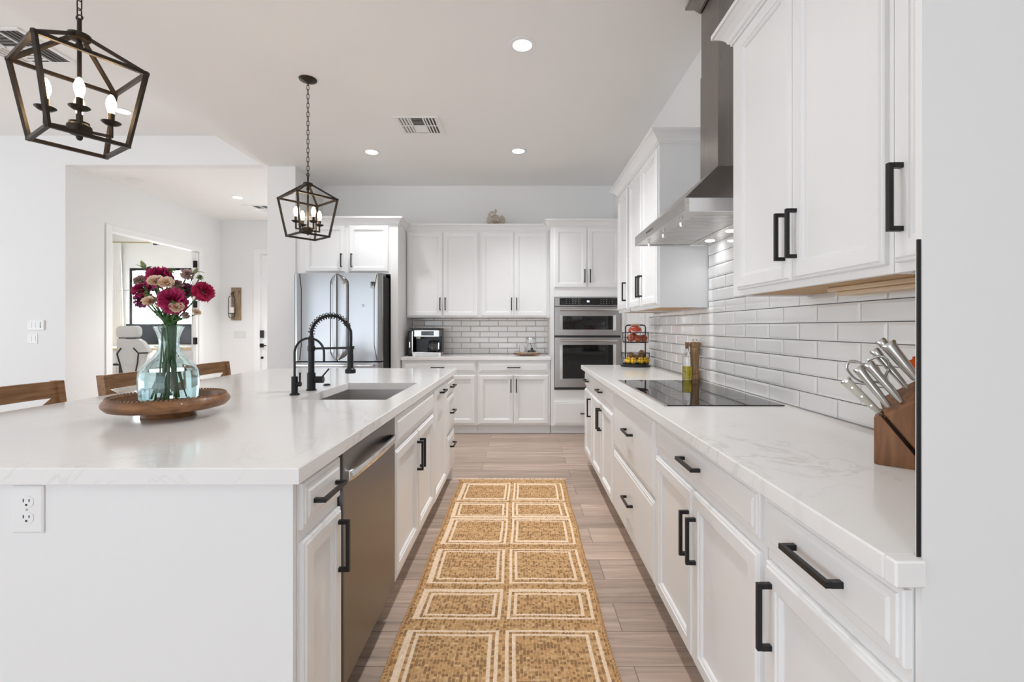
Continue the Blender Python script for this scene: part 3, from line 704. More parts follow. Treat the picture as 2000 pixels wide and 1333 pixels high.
# ------------------------------------------------------------------ wall ovens
r = thing('double_oven', 'stainless steel built-in double oven with microwave on top', 'oven', (.779, 5.5, .53))
ox0, ox1, fy = .392, 1.166, 5.494
mesh_obj('body', MB().box(.395, 1.163, 5.523, 6.08, .535, 1.61), M['blackp'], r, world=True)
mesh_obj('control_panel', MB().box(ox0, ox1, fy, 5.5185, 1.510, 1.616, .002), M['osteel'], r, world=True)
cp = mesh_obj('control_glass', MB().box(.45, 1.155, fy - .003, fy - .0002, 1.523, 1.603), M['bglass'], r, world=True)
m = MB()
for i in range(5):
    for j in range(3):
        m.box(.525 + i * .036, .536 + i * .036, fy - .0036, fy - .0031, 1.541 + j * .021, 1.545 + j * .021)
        m.box(.93 + i * .032, .941 + i * .032, fy - .0036, fy - .0031, 1.541 + j * .021, 1.545 + j * .021)
mesh_obj('buttons', m, mat('button_print', (.45, .45, .45), .5), cp, world=True)
m = MB()
def digit8(m, x, z, w, h, y):
    t = .0022
    for zz in (z, z + h / 2, z + h): m.box(x, x + w, y - .0005, y, zz - t / 2, zz + t / 2)
    for xx in (x, x + w): m.box(xx - t / 2, xx + t / 2, y - .0005, y, z, z + h)
for k in range(2): digit8(m, .772 + k * .016, 1.557, .009, .017, fy - .0032)
mesh_obj('digits', m, M['display'], cp, world=True)
def oven_door(name, z0, z1, wz0, wz1, hz):
    m = MB().panel(ox0, ox1, z0, z1, [(0, 0), (0, .022), (.003, .025), (.06, .025)], 5.5185)
    d = mesh_obj(name, m, M['osteel'], r, world=True)
    yy = fy
    for a, b_ in ((.452, .485), (1.078, 1.112)): mesh_obj('window_trim', MB().box(a, b_, yy - .003, yy, wz0 - .01, wz1 + .008), M['chrome'], d, world=True)
    mesh_obj('window', MB().box(.486, 1.077, yy - .0025, yy, wz0, wz1), M['oglass'], d, world=True)
    m = MB().tube([(.45, yy - .045, hz), (1.118, yy - .045, hz)], .0115, 14)
    for xx in (.465, 1.103): m.tube([(xx, yy - .045, hz), (xx, yy, hz)], .010, 10)
    mesh_obj('handle', m, M['chrome'], d, True, world=True)
oven_door('microwave_door', 1.165, 1.505, 1.235, 1.395, 1.468)
oven_door('oven_door', .556, 1.142, .66, 1.055, 1.105)
mesh_obj('vent_strip', MB().box(ox0, ox1, fy + .006, 5.5185, 1.144, 1.163).box(ox0, ox1, fy + .003, 5.5185, .531, .554), M['blackp'], r, world=True)

# ------------------------------------------------------------------ refrigerator
r = thing('refrigerator', 'stainless french door refrigerator beneath the white cabinet', 'refrigerator', (-2.0, 5.5, 0))
fx0, fx1 = -2.487, -1.520
mesh_obj('body', MB().box(fx0 + .01, fx1 - .003, 5.165, 5.95, .03, 1.825, .003), M['void'], r, world=True, label='black refrigerator side')
def fdoor(x0, x1, z0, z1, rl, rr, name):
    """rounded front edge: rl / rr radii at the left and right edge"""
    sec = [(x1, 5.16), (x0, 5.16)]
    for k in range(9): a = k / 8 * pi / 2; sec.append((x0 + rl - rl * cos(a), 5.10 + .0 + rl * .8 - rl * .8 * sin(a) - .0))
    nx = 8
    for k in range(1, nx): t = k / nx; sec.append((x0 + rl + (x1 - x0 - rl - rr) * t, 5.10 - .008 * sin(pi * t)))
    for k in range(9): a = k / 8 * pi / 2; sec.append((x1 - rr + rr * sin(a), 5.10 + rr * .8 - rr * .8 * cos(a)))
    m = MB().loft([[(x, y, z) for x, y in sec] for z in (z0, z0 + .003, z1 - .003, z1)], True, True, True)
    return mesh_obj(name, m, M['dark_steel'], r, True, world=True, angle=25)
mid = (fx0 + fx1) / 2
dl_ = fdoor(fx0, mid - .004, .893, 1.851, .05, .012, 'door')
dr_ = fdoor(mid + .004, fx1, .893, 1.851, .012, .065, 'door')
fz = fdoor(fx0, fx1, .06, .878, .03, .04, 'freezer_drawer')
def pocket(par, xe, sgn, wid):
    """bowed grip strip beside the door gap"""
    m = MB(); A, B = [], []
    for k in range(25):
        t = k / 24; z = .905 + t * .935
        wv = wid * min(1, sin(pi * t) * 3.6) ** .55 + .002
        A.append([(xe, 5.095, z), (xe, 5.088, z), (xe + sgn * wv * .45, 5.083, z), (xe + sgn * wv * .92, 5.086, z), (xe + sgn * wv, 5.095, z)])
    m.loft(A, False)
    return mesh_obj('handle', m, M['dark_steel'], par, True, world=True, angle=60)
pocket(dl_, mid - .007, -1, .060); pocket(dr_, mid + .007, 1, .115)
def edge_line(par, x_in, bow, y):
    pts = [(x_in + bow * min(1, 2 * sin(pi * k / 24)), y, .905 + k / 24 * .935) for k in range(25)]
    mesh_obj('crease', MB().tube(pts, .0035, 6), M['blackp'], par, True, world=True)
def rim(par, xe, sgn, wid):
    pts = [(xe + sgn * (wid * min(1, sin(pi * k / 24) * 3.6) ** .55 + .003), 5.0905, .905 + k / 24 * .935) for k in range(25)]
    mesh_obj('crease', MB().tube(pts, .0032, 6), M['blackp'], par, True, world=True)
rim(dl_, mid - .007, -1, .060); rim(dr_, mid + .007, 1, .115)
edge_line(dl_, fx0 + .075, .018, 5.0955); edge_line(dr_, fx1 - .05, -.03, 5.098)
mesh_obj('freezer_handle', MB().box(fx0 + .05, fx1 - .08, 5.055, 5.075, .835, .862, .006).box(fx0 + .05, fx0 + .13, 5.075, 5.10, .835, .862, .004).box(fx1 - .16, fx1 - .08, 5.075, 5.10, .835, .862, .004), M['chrome'], fz, world=True)
bd = mesh_obj('energy_badge', MB().box(-1.636, -1.594, 5.090, 5.0945, 1.69, 1.758, .001), M['blackp'], dr_, world=True)
m = MB()
for pts in ([(-1.629, 1.738), (-1.629, 1.718), (-1.615, 1.712), (-1.601, 1.718), (-1.601, 1.738)],):
    m.tube([(x, 5.0895, z) for x, z in pts], .0016, 4)
m.box(-1.6335, -1.5965, 5.0893, 5.0898, 1.694, 1.706)
mesh_obj('badge_print', m, M['plastic'], bd, world=True)
mesh_obj('logo', MB().tube([(-1.72 + .010 * cos(a), 5.0915, 1.50 + .013 * sin(a)) for a in [2 * pi * k / 16 for k in range(16)]], .002, 5, closed=True), M['blackp'], dr_, world=True)
mesh_obj('hinge_cover', MB().box(fx1 - .09, fx1 - .01, 5.17, 5.30, 1.8252, 1.86, .006).box(fx0 + .02, fx0 + .1, 5.17, 5.30, 1.8252, 1.86, .006), M['blackp'], r, world=True)

# ------------------------------------------------------------------ ceiling fixtures
def downlight(label, x, y, z, power=LW['down'], group='recessed downlights'):
    r = thing('recessed_light', label, 'ceiling light', (x, y, z), group=group)
    mesh_obj('trim_ring', MB().lathe([(.062, -.004), (.088, -.003), (.090, -.0004), (.062, -.0004)], n=32, closed=True), M['trimw'], r, True)
    mesh_obj('lens', MB().lathe([(0, -.0035), (.0615, -.0035), (.0615, -.0006), (0, -.0006)], n=32), M['lens'], r, True)
    spot('downlight_lamp', (x, y, z - .012), power, 1.85, rad=.06, blend=.9)
downlight('recessed ceiling light nearest the camera, over the aisle', .007, 3.066, KZ)
downlight('recessed ceiling light beyond the air vent, over the aisle end', -.03, 4.906, KZ, LW['down'] * .62)
downlight('recessed ceiling light between the far pendant chain and the air vent', -1.575, 4.935, KZ, LW['down'] * .45)
downlight('recessed light in the raised ceiling behind the near lantern pendant', -4.02, 4.73, LZ, LW['down_left'])
downlight('recessed light in the hall ceiling', -4.03, 6.66, KZ, LW['hall'])

# the same rows of downlights continue over the near end of the kitchen and the great room
for i, (x, y, z, p) in enumerate(((.007, 1.23, KZ, 'down_near'), (.007, -.7, KZ, 'down_near'), (-1.575, -.7, KZ, 'down_near'), (-4.02, 1.4, LZ, 'down_left'), (-4.02, -1.9, LZ, 'down_left'), (-6.6, 1.4, LZ, 'down_left'), (-6.6, -1.9, LZ, 'down_left'))):
    downlight(['recessed ceiling light over the near end of the aisle', 'recessed ceiling light above the camera', 'recessed ceiling light left of the camera', 'recessed great room light beside the near pendant', 'recessed great room light behind the camera', 'recessed great room light at the far left', 'recessed great room light at the far left rear'][i], x, y, z, LW[p])

def vent(label, x, y, z, sx, sy):
    r = thing('air_vent', label, 'vent', (x, y, z))
    fr = MB(); w_ = .035
    fr.box(-sx, sx, -sy, -sy + w_, -.008, -.0004, .003).box(-sx, sx, sy - w_, sy, -.008, -.0004, .003).box(-sx, -sx + w_, -sy + w_, sy - w_, -.008, -.0004).box(sx - w_, sx, -sy + w_, sy - w_, -.008, -.0004)
    for s in (-1, 1): fr.box(s * sx * .28 - .006, s * sx * .28 + .006, -sy + w_, sy - w_, -.0075, -.0008)
    fr.box(-sx + w_, sx - w_, -.006, .006, -.0075, -.0008)
    mesh_obj('frame', fr, M['trimw'], r)
    mesh_obj('duct', MB().box(-sx + w_ * .8, sx - w_ * .8, -sy + w_ * .8, sy - w_ * .8, -.0012, -.0004), M['duct'], r)
    n = 0
    for s in (-1, 1):
        for k in range(4):
            xx = s * (sx * .33 + k * (sx * .55 / 4) + .012)
            m = MB()
            for (a, b_) in ((-sy + w_, -.006), (.006, sy - w_)):
                m.loft([[(xx - .008 * s, a, -.0014), (xx + .006 * s, a, -.0095), (xx + .0075 * s, a, -.0088), (xx - .0065 * s, a, -.0010)], [(xx - .008 * s, b_, -.0014), (xx + .006 * s, b_, -.0095), (xx + .0075 * s, b_, -.0088), (xx - .0065 * s, b_, -.0010)]], True, True, True)
            mesh_obj('louver', m, M['trimw'], r)
    for s in (-1, 1):
        for k in range(5):
            yy = s * (.016 + k * (sy - w_ - .016) / 5)
            m = MB().loft([[(q, yy - .007 * s, -.0014), (q, yy + .007 * s, -.0095), (q, yy + .0085 * s, -.0088), (q, yy - .0055 * s, -.0010)] for q in (-sx * .28 + .006, sx * .28 - .006)], True, True, True)
            mesh_obj('louver', m, M['trimw'], r)
vent('white air vent in the kitchen ceiling', -.927, 4.285, KZ, .205, .195)
vent('white air vent in the raised ceiling behind the near lantern', -3.93, 3.64, LZ, .27, .24)
vent('white air vent in the hall ceiling', -4.03, 7.27, KZ, .20, .20)
r = thing('smoke_detector', 'white round smoke detector on the hall ceiling', 'smoke detector', (-4.85, 5.88, KZ))
mesh_obj('base', MB().lathe([(0, -.008), (.075, -.008), (.075, -.0004), (0, -.0004)], n=28), M['plastic'], r, True)
mesh_obj('cover', MB().lathe([(0, -.036), (.04, -.035), (.058, -.026), (.066, -.0085), (0, -.0085)], n=28), M['plastic'], r, True)

# ------------------------------------------------------------------ lantern pendants
def pendant(label, x, y, phi, arm0):
    r = thing('lantern_pendant', label, 'pendant light', (x, y, 2.328), group=None)
    A, B, hs_, hb = .213, .153, .110, .389
    top = KZ - 2.328
    mesh_obj('canopy', MB().lathe([(0, top - .028), (.012, top - .028), (.03, top - .022), (.062, top - .008), (.064, top - .0004), (0, top - .0004)], n=28), M['bronze'], r, True)
    ch = MB(); z = .064; k = 0
    while z < top - .04:
        L = .040; pts = []
        for q in range(16):
            a = 2 * pi * q / 16; u, v = .0085 * cos(a), (L / 2 - .0085) * (1 if sin(a) > 0 else -1) + .0085 * sin(a)
            pts.append((u, 0, z + L / 2 + v) if k % 2 else (0, u, z + L / 2 + v))
        ch.tube(pts, .0021, 6, closed=True); z += L - .0065; k += 1
    mesh_obj('chain', ch, M['bronze'], r, True)
    hub = MB().lathe([(0, .012), (.022, .012), (.034, .006), (.034, -.006), (.030, -.012), (.018, -.016), (0, -.016)], n=24)
    hub.tube([(0, 0, .010), (0, 0, .066)], .007, 8)
    hub.tube([(.012 * cos(a), 0, .070 + .010 * sin(a)) for a in [2 * pi * k / 14 for k in range(14)]], .0025, 6, closed=True)
    mesh_obj('hub', hub, M['bronze'], r, True)
    T_ = [Vector((A * cos(phi + k * pi / 2), A * sin(phi + k * pi / 2), -hs_)) for k in range(4)]
    B_ = [Vector((B * cos(phi + k * pi / 2), B * sin(phi + k * pi / 2), -hb)) for k in range(4)]
    f = MB(); wd = .0125
    def sq(p, q):
        f.bar(p, q, wd)
    for k in range(4):
        sq(T_[k], T_[(k + 1) % 4]); sq(B_[k], B_[(k + 1) % 4]); sq(T_[k], B_[k])
        d = T_[k].copy(); d.z = 0; d.normalize(); sq(d * .024 + Vector((0, 0, -.002)), T_[k])
        f.box(T_[k].x - .0066, T_[k].x + .0066, T_[k].y - .0066, T_[k].y + .0066, T_[k].z - .0066, T_[k].z + .0066)
        f.box(B_[k].x - .0066, B_[k].x + .0066, B_[k].y - .0066, B_[k].y + .0066, B_[k].z - .0066, B_[k].z + .0066)
    mesh_obj('cage', f, M['bronze'], r)
    st = MB().tube([(0, 0, -.017), (0, 0, -.33)], .0068, 10)
    st.lathe([(0, -.322), (.030, -.322), (.036, -.330), (.036, -.352), (.028, -.360), (.010, -.364), (.010, -.372), (.006, -.380), (0, -.382)], n=24)
    st.lathe([(0, -.028), (.011, -.028), (.011, -.045), (0, -.045)], n=12)
    mesh_obj('center_stem', st, M['bronze'], r, True)
    for k in range(4):
        an = arm0 + k * pi / 2; u = Vector((cos(an), sin(an), 0)); e_ = u * .088
        a_ = MB()
        a_.bar(u * .03 + Vector((0, 0, -.343)), e_ + Vector((0, 0, -.343)), .009)
        a_.bar(e_ + Vector((0, 0, -.347)), e_ + Vector((0, 0, -.300)), .009)
        o = mesh_obj('candle_arm', a_, M['bronze'], r)
        mesh_obj('drip_cup', MB().lathe([(0, -.302), (.008, -.302), (.020, -.298), (.030, -.290), (.031, -.288), (.019, -.294), (0, -.296)], e_, 20), M['bronze'], o, True)
        mesh_obj('socket', MB().lathe([(0, -.295), (.0105, -.295), (.0105, -.256), (0, -.256)], e_, 14), M['bronze'], o, True)
        bp = [(0, -.2555), (.009, -.2555), (.0105, -.247), (.0145, -.234), (.016, -.221), (.0145, -.207), (.0095, -.193), (.0045, -.185), (0, -.183)]
        mesh_obj('bulb', MB().lathe(bp, e_, 16), M['bulb'], r, True)
pendant('near black lantern pendant with four candle bulbs, top left', -1.622, 1.72, 4.943, .756)
pendant('far black lantern pendant with four candle bulbs on its full chain', -1.589, 3.49, 1.674, .864)

# ------------------------------------------------------------------ switches and wall things
def plate(label, name, cat, x, y, z, w_, h, n, m):
    r = thing(name, label, cat, (x, y, z))
    mesh_obj('cover_plate', MB().panel(-w_ / 2, w_ / 2, -h / 2, h / 2, [(0, 0), (0, .003), (.003, .0055)], -.0004), m, r)
    for k in range(n):
        cx = (k - (n - 1) / 2) * .046
        s = MB().panel(cx - .0165, cx + .0165, -.033, .033, [(0, 0), (0, .002), (.001, .003)], -.0058)
        mesh_obj('rocker', s, m, r)
    return r
plate('white double switch plate, the upper one on the far left wall', 'light_switch', 'switch', -5.557, 5.33, 1.287, .116, .115, 2, M['plastic'])
plate('white double switch plate, the lower one on the far left wall', 'light_switch', 'switch', -5.557, 5.33, 1.132, .116, .115, 2, M['plastic'])
r = thing('wall_keypad', 'small white wall control with dark buttons right of the upper switch plate', 'wall control', (-5.455, 5.33, 1.287))
mesh_obj('housing', MB().box(-.040, .040, -.016, -.0004, -.0575, .0575, .004), M['plastic'], r)
m = MB()
for z in (.030, .016, 0, -.014, -.026): m.tube([(0, -.0175, z), (0, -.0162, z)], .0055, 10)
mesh_obj('buttons', m, M['blackp'], r)
plate('pale triple switch plate below the candle sconce in the hall', 'light_switch', 'switch', -4.845, 8.07, 1.14, .21, .12, 3, M['hallplate'])
tag(mesh_obj('door_stop', MB().tube([(-4.47, 8.094, .737), (-4.47, 8.075, .737)], .022, 14), M['blackp'], smooth=True), 'small round black bumper on the front door', 'bumper')

r = thing('candle_sconce', 'wooden wall sconce with candle in a black wire hanger in the hall', 'sconce', (-4.902, 8.069, 1.665))
mesh_obj('backboard', MB().box(-.082, .082, -.022, 0, -.282, .282, .003), M['board'], r)
m = MB()
st = []
for k in range(33):
    a = 2 * pi * k / 32
    st.append((-.048 + .056 * cos(a), -.06, -.055 + (.135 if sin(a) > 0 else -.135) + .056 * sin(a)))
m.tube(st[:-1], .0055, 6, closed=True)
m.tube([(-.102, -.06, -.165), (.006, -.06, -.165)], .006, 6)
m.tube([(-.048 + .03 * cos(a) * (1 - k / 40), -.045 - .005, .165 + .035 * sin(a) * (1 - k / 40)) for k, a in [(k, -pi / 2 + k * 1.7 * pi / 20) for k in range(21)]] + [(-.02, -.02, .215)], .006, 6)
mesh_obj('hanger', m, M['black'], r, True)
m = MB().lathe([(0, 0), (.050, 0), (.052, .008), (0, .008)], (-.048, -.06, -.168), 20)
mesh_obj('candle_plate', m, M['black'], r, True)
m = MB().lathe([(0, 0), (.040, 0), (.040, .095), (.034, .10), (0, .097)], (-.048, -.06, -.159), 20)
mesh_obj('candle', m, M['wax'], r, True)
m = MB().tube([(.05, -.026, .19), (.06, -.026, .20), (.05, -.026, .215), (.062, -.026, .225)], .004, 5)
mesh_obj('hook', m, M['black'], r, True)

# ------------------------------------------------------------------ counter stools (facing the island, +X)
def make_stool(label):
    r = thing('counter_stool', label, 'stool', (0, 0, 0))
    def post(y):
        pts = [(-.205, y, .0005), (-.20, y, .30), (-.20, y, .62), (-.212, y, .80), (-.235, y, .985)]
        m = MB(); m.loft([[(x - .024, y - .016, z), (x + .020, y - .016, z), (x + .020, y + .016, z), (x - .024, y + .016, z)] for x, y, z in pts], True, True, True); return m
    for y in (-.199, .199): mesh_obj('back_post', post(y), M['stool'], r)
    for y in (-.19, .19):
        mesh_obj('leg', MB().loft([[(x - .017, y - .017, z), (x + .017, y - .017, z), (x + .017, y + .017, z), (x - .017, y + .017, z)] for x, z in ((.20, .0005), (.185, .615))], True, True, True), M['stool'], r)
    m = MB(); n = 9; rr = []
    for k in range(n):
        t = k / (n - 1); y = -.183 + .366 * t; b = -.022 * sin(pi * t)
        rr.append([(-.243 + b, y, .900), (-.218 + b, y, .900), (-.226 + b, y, .983), (-.251 + b, y, .983)])
    mesh_obj('top_rail', m.loft(rr, True, True, True), M['stool'], r, True)
    for s in (-1, 1):
        m = MB(); rr = []
        for k in range(7):
            t = k / 6; y = s * (-.183 + .366 * t); z = .665 + .225 * t; x = -.206 - .022 * t + (.004 if s > 0 else -.004)
            rr.append([(x - .007, y, z - .022), (x + .007, y, z - .022), (x + .007, y, z + .022), (x - .007, y, z + .022)])
        mesh_obj('cross_slat', m.loft(rr, True, True, True), M['stool'], r)
    m = MB().box(-.178, .22, -.205, .205, .617, .648, .010, seg=2)
    mesh_obj('seat', m, M['stool'], r, True)
    m = MB().box(-.182, .186, -.195, -.177, .22, .25).box(-.182, .186, .177, .195, .30, .33).box(.176, .196, -.172, .172, .22, .25)
    mesh_obj('stretcher', m, M['stool'], r)
    return r
def copy_tree(o, parent=None):
    c_ = o.copy(); COL.objects.link(c_)
    if parent is not None: c_.parent = parent
    for ch in list(o.children): copy_tree(ch, c_)
    return c_
st0 = make_stool('brown wooden cross-back stool at the far left, nearest the camera'); st0['group'] = 'stools along the island'
for lab, y in (('brown wooden cross-back stool directly behind the vase, middle of the three', 2.885), ('brown wooden cross-back stool farthest from the camera, right of the vase', 3.605)):
    o = copy_tree(st0); o['label'] = lab; o.location = (-2.165, y, 0)
st0.location = (-2.165, 2.225, 0)

# ------------------------------------------------------------------ wooden tray, vase and flowers
VX, VY = -1.378, 1.833
r = thing('turntable_tray', 'round wooden pedestal tray with beaded rim on the island', 'tray', (VX, VY, .915))
mesh_obj('foot', MB().lathe([(0, .0006), (.089, .0006), (.090, .004), (.084, .016), (.080, .030), (0, .030)], n=48), M['mango'], r, True)
mesh_obj('dish', MB().lathe([(0, .0302), (.165, .0302), (.190, .036), (.203, .050), (.205, .060), (.200, .070), (.191, .079), (.183, .080), (.178, .076), (.175, .060), (.168, .0425), (0, .0425)], n=64), M['mango'], r, True)
m = MB()
for k in range(84): m.ball((.1875 * cos(2 * pi * k / 84), .1875 * sin(2 * pi * k / 84), .0805), .0052, 8)
o = mesh_obj('beading', m, M['mango'], r, True); 
vz = .9583
VP = [(.0895, 0), (.094, .004), (.0965, .030), (.0985, .075), (.0985, .110), (.095, .134), (.086, .152), (.070, .170), (.054, .184), (.040, .206), (.0335, .230), (.0325, .243), (.035, .262), (.041, .282), (.0485, .298), (.0505, .305), (.0495, .3085)]
inner = [(max(.001, a - (.0035 if i else .006)), z_ + (.006 if i < 2 else 0)) for i, (a, z_) in enumerate(VP)][::-1]
r = thing('flower_vase', 'aqua glass vase half filled with water on the wooden tray', 'vase', (VX, VY, vz))
mesh_obj('glass_body', MB().lathe([(0, 0)] + VP + [(.0475, .3088)] + inner[1:-1] + [(.080, .0065), (0, .0065)], n=64), M['vase'], r, True, angle=80)
wp = [(0, .0058), (.082, .0058)] + [(a - .0028, z_) for a, z_ in VP[2:6]] + [(.0927, .1345), (0, .1345)]
mesh_obj('water', MB().lathe(wp, n=64), M['water'], r, True, angle=50)

def unproj(px, py, Y): return Vector(((px - 1018) * Y / F, Y, CZ - (py - 640) * Y / F))
def petals(c, d, R, n_rings, n_pet, ruffle, seed, low=22):
    rng = random.Random(seed); m = MB()
    z = d.normalized(); x = z.orthogonal().normalized(); y = z.cross(x)
    for ring in range(n_rings):
        q = ring / max(1, n_rings - 1)
        el = radians(86 - (86 + low) * q + rng.uniform(-6, 6)); npet = int(n_pet * (.6 + .4 * q)) + 1
        for p in range(npet):
            a0 = 2 * pi * (p + .5 * ring + rng.uniform(-.2, .2)) / npet; L = R * (.72 + .28 * q) * rng.uniform(.9, 1.08)
            e_ = el + rng.uniform(-.15, .15); wd = L * (.62 if q > .3 else .5); rows = []
            for i in range(5):
                s = i / 4; row = []
                for j in range(7):
                    t = j / 6 - .5
                    rad = L * s * (1 - .5 * t * t * s); ww = wd * (s ** .6) * t * 1.5
                    cu = (sin(j * 2.4 + p * 1.3) * ruffle * R * s * s) + R * .18 * s * s * (q - .2)
                    el2 = e_ - .35 * s * q
                    hor, ver = rad * cos(el2), rad * sin(el2) + cu
                    pt = (x * cos(a0) + y * sin(a0)) * hor + (-x * sin(a0) + y * cos(a0)) * ww + z * ver
                    row.append(tuple(c + pt))
                rows.append(row)
            m.loft(rows, False)
    return m
def curve(pts, n=14):
    P = [Vector(p) for p in pts]; P = [P[0] * 2 - P[1]] + P + [P[-1] * 2 - P[-2]]; out = []
    for i in range(1, len(P) - 2):
        for k in range(n):
            t = k / n; a, b_, c_, d_ = P[i - 1], P[i], P[i + 1], P[i + 2]
            out.append(.5 * ((2 * b_) + (-a + c_) * t + (2 * a - 5 * b_ + 4 * c_ - d_) * t * t + (-a + 3 * b_ - 3 * c_ + d_) * t ** 3))
    out.append(P[-2]); return out
def blade(m, p, d, L, wd, up):
    d = d.normalized(); s = d.cross(up).normalized(); rows = []
    for k in range(7):
        t = k / 6; w_ = wd * sin(pi * min(1, .08 + t * .92)) ** .8; q = p + d * L * t + up * (-.25 * L * t * t)
        rows.append([tuple(q - s * w_ + up * w_ * .3), tuple(q), tuple(q + s * w_ + up * w_ * .3)])
    m.loft(rows, False)
FL = [  # px, py, depth offset, kind, radius, label
    (307, 533, -.02, 'mag', .040, 'largest magenta carnation at the top of the bouquet'),
    (336, 580, -.075, 'mag', .042, 'magenta carnation at the front centre of the bouquet'),
    (270, 562, -.01, 'mag', .027, 'dark magenta carnation at the far left of the bouquet'),
    (276, 580, .02, 'purp', .029, 'dusky plum carnation low on the left of the bouquet'),
    (366, 560, .03, 'purp', .029, 'plum carnation on the right of the bouquet behind the cream blooms'),
    (296, 549, .05, 'purp', .028, 'plum carnation behind the largest magenta bloom'),
    (405, 567, -.02, 'red', .034, 'crimson carnation standing apart at the far right of the bouquet'),
    (302, 547, -.065, 'cream', .022, 'cream bloom directly under the largest magenta carnation'),
    (323, 550, -.06, 'cream', .022, 'cream bloom at the centre top of the bouquet'),
    (291, 587, -.06, 'cream', .021, 'cream bloom at the lower left of the bouquet'),
    (345, 599, -.08, 'cream', .020, 'pale cream bloom below the front magenta carnation'),
    (315, 594, -.05, 'cream', .014, 'small half-open cream bud between the lower blooms'),
    (271, 544, .05, 'dusty', .021, 'faded pink carnation at the upper left of the bouquet'),
    (367, 532, .02, 'dusty', .021, 'faded pink carnation at the upper right of the bouquet'),
    (346, 551, .0, 'dusty', .020, 'faded pink bloom right of the central cream bloom'),
    (358, 590, .0, 'dusty', .012, 'small faded bloom beside the front magenta carnation'),
    (364, 614, -.01, 'dusty', .012, 'small wilted pink bloom low on the right'),
    (281, 521, -.01, 'bud', .010, 'green bud sticking up at the top left of the bouquet'),
    (335, 526, .0, 'bud', .011, 'green bud at the top centre of the bouquet'),
    (392, 540, .0, 'bud', .011, 'long green bud pointing right above the crimson carnation'),
    (381, 532, .03, 'bud', .008, 'tiny green bud at the upper right edge'),
    (385, 609, -.02, 'cream', .012, 'drooping white bud low on the right of the bouquet'),
    (331, 566, -.05, 'bud', .018, 'yellow green bloom in the middle of the bouquet'),
    (287, 571, -.03, 'bud', .012, 'green calyx bloom between the left carnations'),
    (352, 567, -.02, 'bud', .015, 'olive green bud in the middle right of the bouquet'),
]
rng = random.Random(5)
for i, (px, py, dy, kind, R_, lab) in enumerate(FL):
    p = unproj(px, py, VY + dy); nk = Vector((VX + rng.uniform(-.018, .018), VY + rng.uniform(-.018, .018), 1.205))
    bt = Vector((VX + rng.uniform(-.045, .03), VY + rng.uniform(-.04, .04), rng.uniform(.975, 1.03)))
    out = Vector((p.x - VX, p.y - VY, 0)); up = Vector((0, 0, 1))
    face = (out * 3.0 + up * .55 + Vector((0.25, -.55, 0)) * (.6 if dy < 0 else .35)).normalized()
    if kind == 'red': face = Vector((.75, -.15, .35)).normalized()
    if kind == 'bud': face = (out * 3 + up * .6).normalized()
    R_ *= 1.22
    base = p - face * R_ * .6
    r = thing('cut_flower', lab, 'flower', tuple(bt), group='flowers in the vase')
    md = nk.lerp(base, .5) + Vector((out.x * -.12, out.y * -.12, .01))
    lip = Vector((nk.x + out.x * .06, nk.y + out.y * .06, 1.262))
    pts = curve([bt, nk.lerp(bt, .35), nk, lip, md if md.z > 1.28 else lip.lerp(base, .5), base - face * .008, base + face * .004], 6)
    mesh_obj('stem', MB().tube(pts, .0030 if R_ > .017 else .0019, 6), M['stem'], r, True, world=True)
    if kind == 'bud' and R_ < .013:
        m = MB(); q = face.to_track_quat('Z', 'Y').to_matrix().to_4x4(); q.translation = base
        m.lathe([(0, 0), (R_ * .5, .002), (R_ * .75, R_ * .8), (R_ * .55, R_ * 1.8), (R_ * .15, R_ * 2.6), (0, R_ * 2.7)], n=10, T=q)
        mesh_obj('bud', m, M['bud'], r, True, world=True)
    else:
        rf = {'mag': .11, 'red': .11, 'purp': .11, 'cream': .06, 'dusty': .10, 'bud': .08}[kind]
        m = petals(base + face * R_ * .18, face, R_ * 1.05, 6 if R_ > .018 else 4, 9 if R_ > .018 else 7, rf * 1.3, i, -28 if kind == 'cream' else 22)
        mesh_obj('bloom', m, M[kind], r, True, world=True, angle=70)
        q = face.to_track_quat('Z', 'Y').to_matrix().to_4x4(); q.translation = base - face * R_ * .35
        mesh_obj('calyx', MB().lathe([(0, 0), (R_ * .18, .001), (R_ * .26, R_ * .3), (R_ * .34, R_ * .7), (R_ * .2, R_ * .72), (0, R_ * .6)], n=10, T=q), M['leaf'], r, True, world=True)
    for q_ in range(5):
        m = MB()
        for q2 in range(1):
            k = rng.randrange(19, 33); k = min(k, len(pts) - 3)
            blade(m, pts[k], Vector((rng.uniform(-1, 1), rng.uniform(-1, .6), rng.uniform(.1, .9))), rng.uniform(.035, .075), .0062, Vector((0, 0, 1)))
        mesh_obj('leaf', m, M['leaf'], r, True, world=True)

# ------------------------------------------------------------------ knife block (turned towards the room)
KB = Vector((.889, 1.182, .9155)); ku = Vector((cos(radians(40)), -sin(radians(40)), 0)); kv = Vector((sin(radians(40)), cos(radians(40)), 0))
def kp(u, v, z): return tuple(KB + ku * u + kv * v + Vector((0, 0, z)))
r = thing('knife_block', 'slanted brown wooden knife block at the near end of the right counter', 'knife block', tuple(KB))
A_ = (.022, .126); aw = (.588, -.809); bw = (.809, .588)
m = MB(); rings = []
for v, ins in ((0, .012), (.002, .006), (.006, .002), (.012, 0), (.118, 0), (.124, .002), (.128, .006), (.130, .012)):
    rings.append([kp(ins, v, 0), kp(.096, v, 0), kp(.1045, v, .0), kp(.016, v, .120), kp(max(.010, ins), v, .122), kp(ins, v, .115)])
m.loft(rings, True, True, True)
mesh_obj('base', m, M['walnut'], r, True, world=True, angle=30)
B2 = (A_[0] + bw[0] * .125, A_[1] + bw[1] * .125)
pol = [A_, B2, (B2[0] + aw[0] * B2[1] / .809, .0), (A_[0] + aw[0] * A_[1] / .809 + .003, .0)]
m = MB(); e = .004
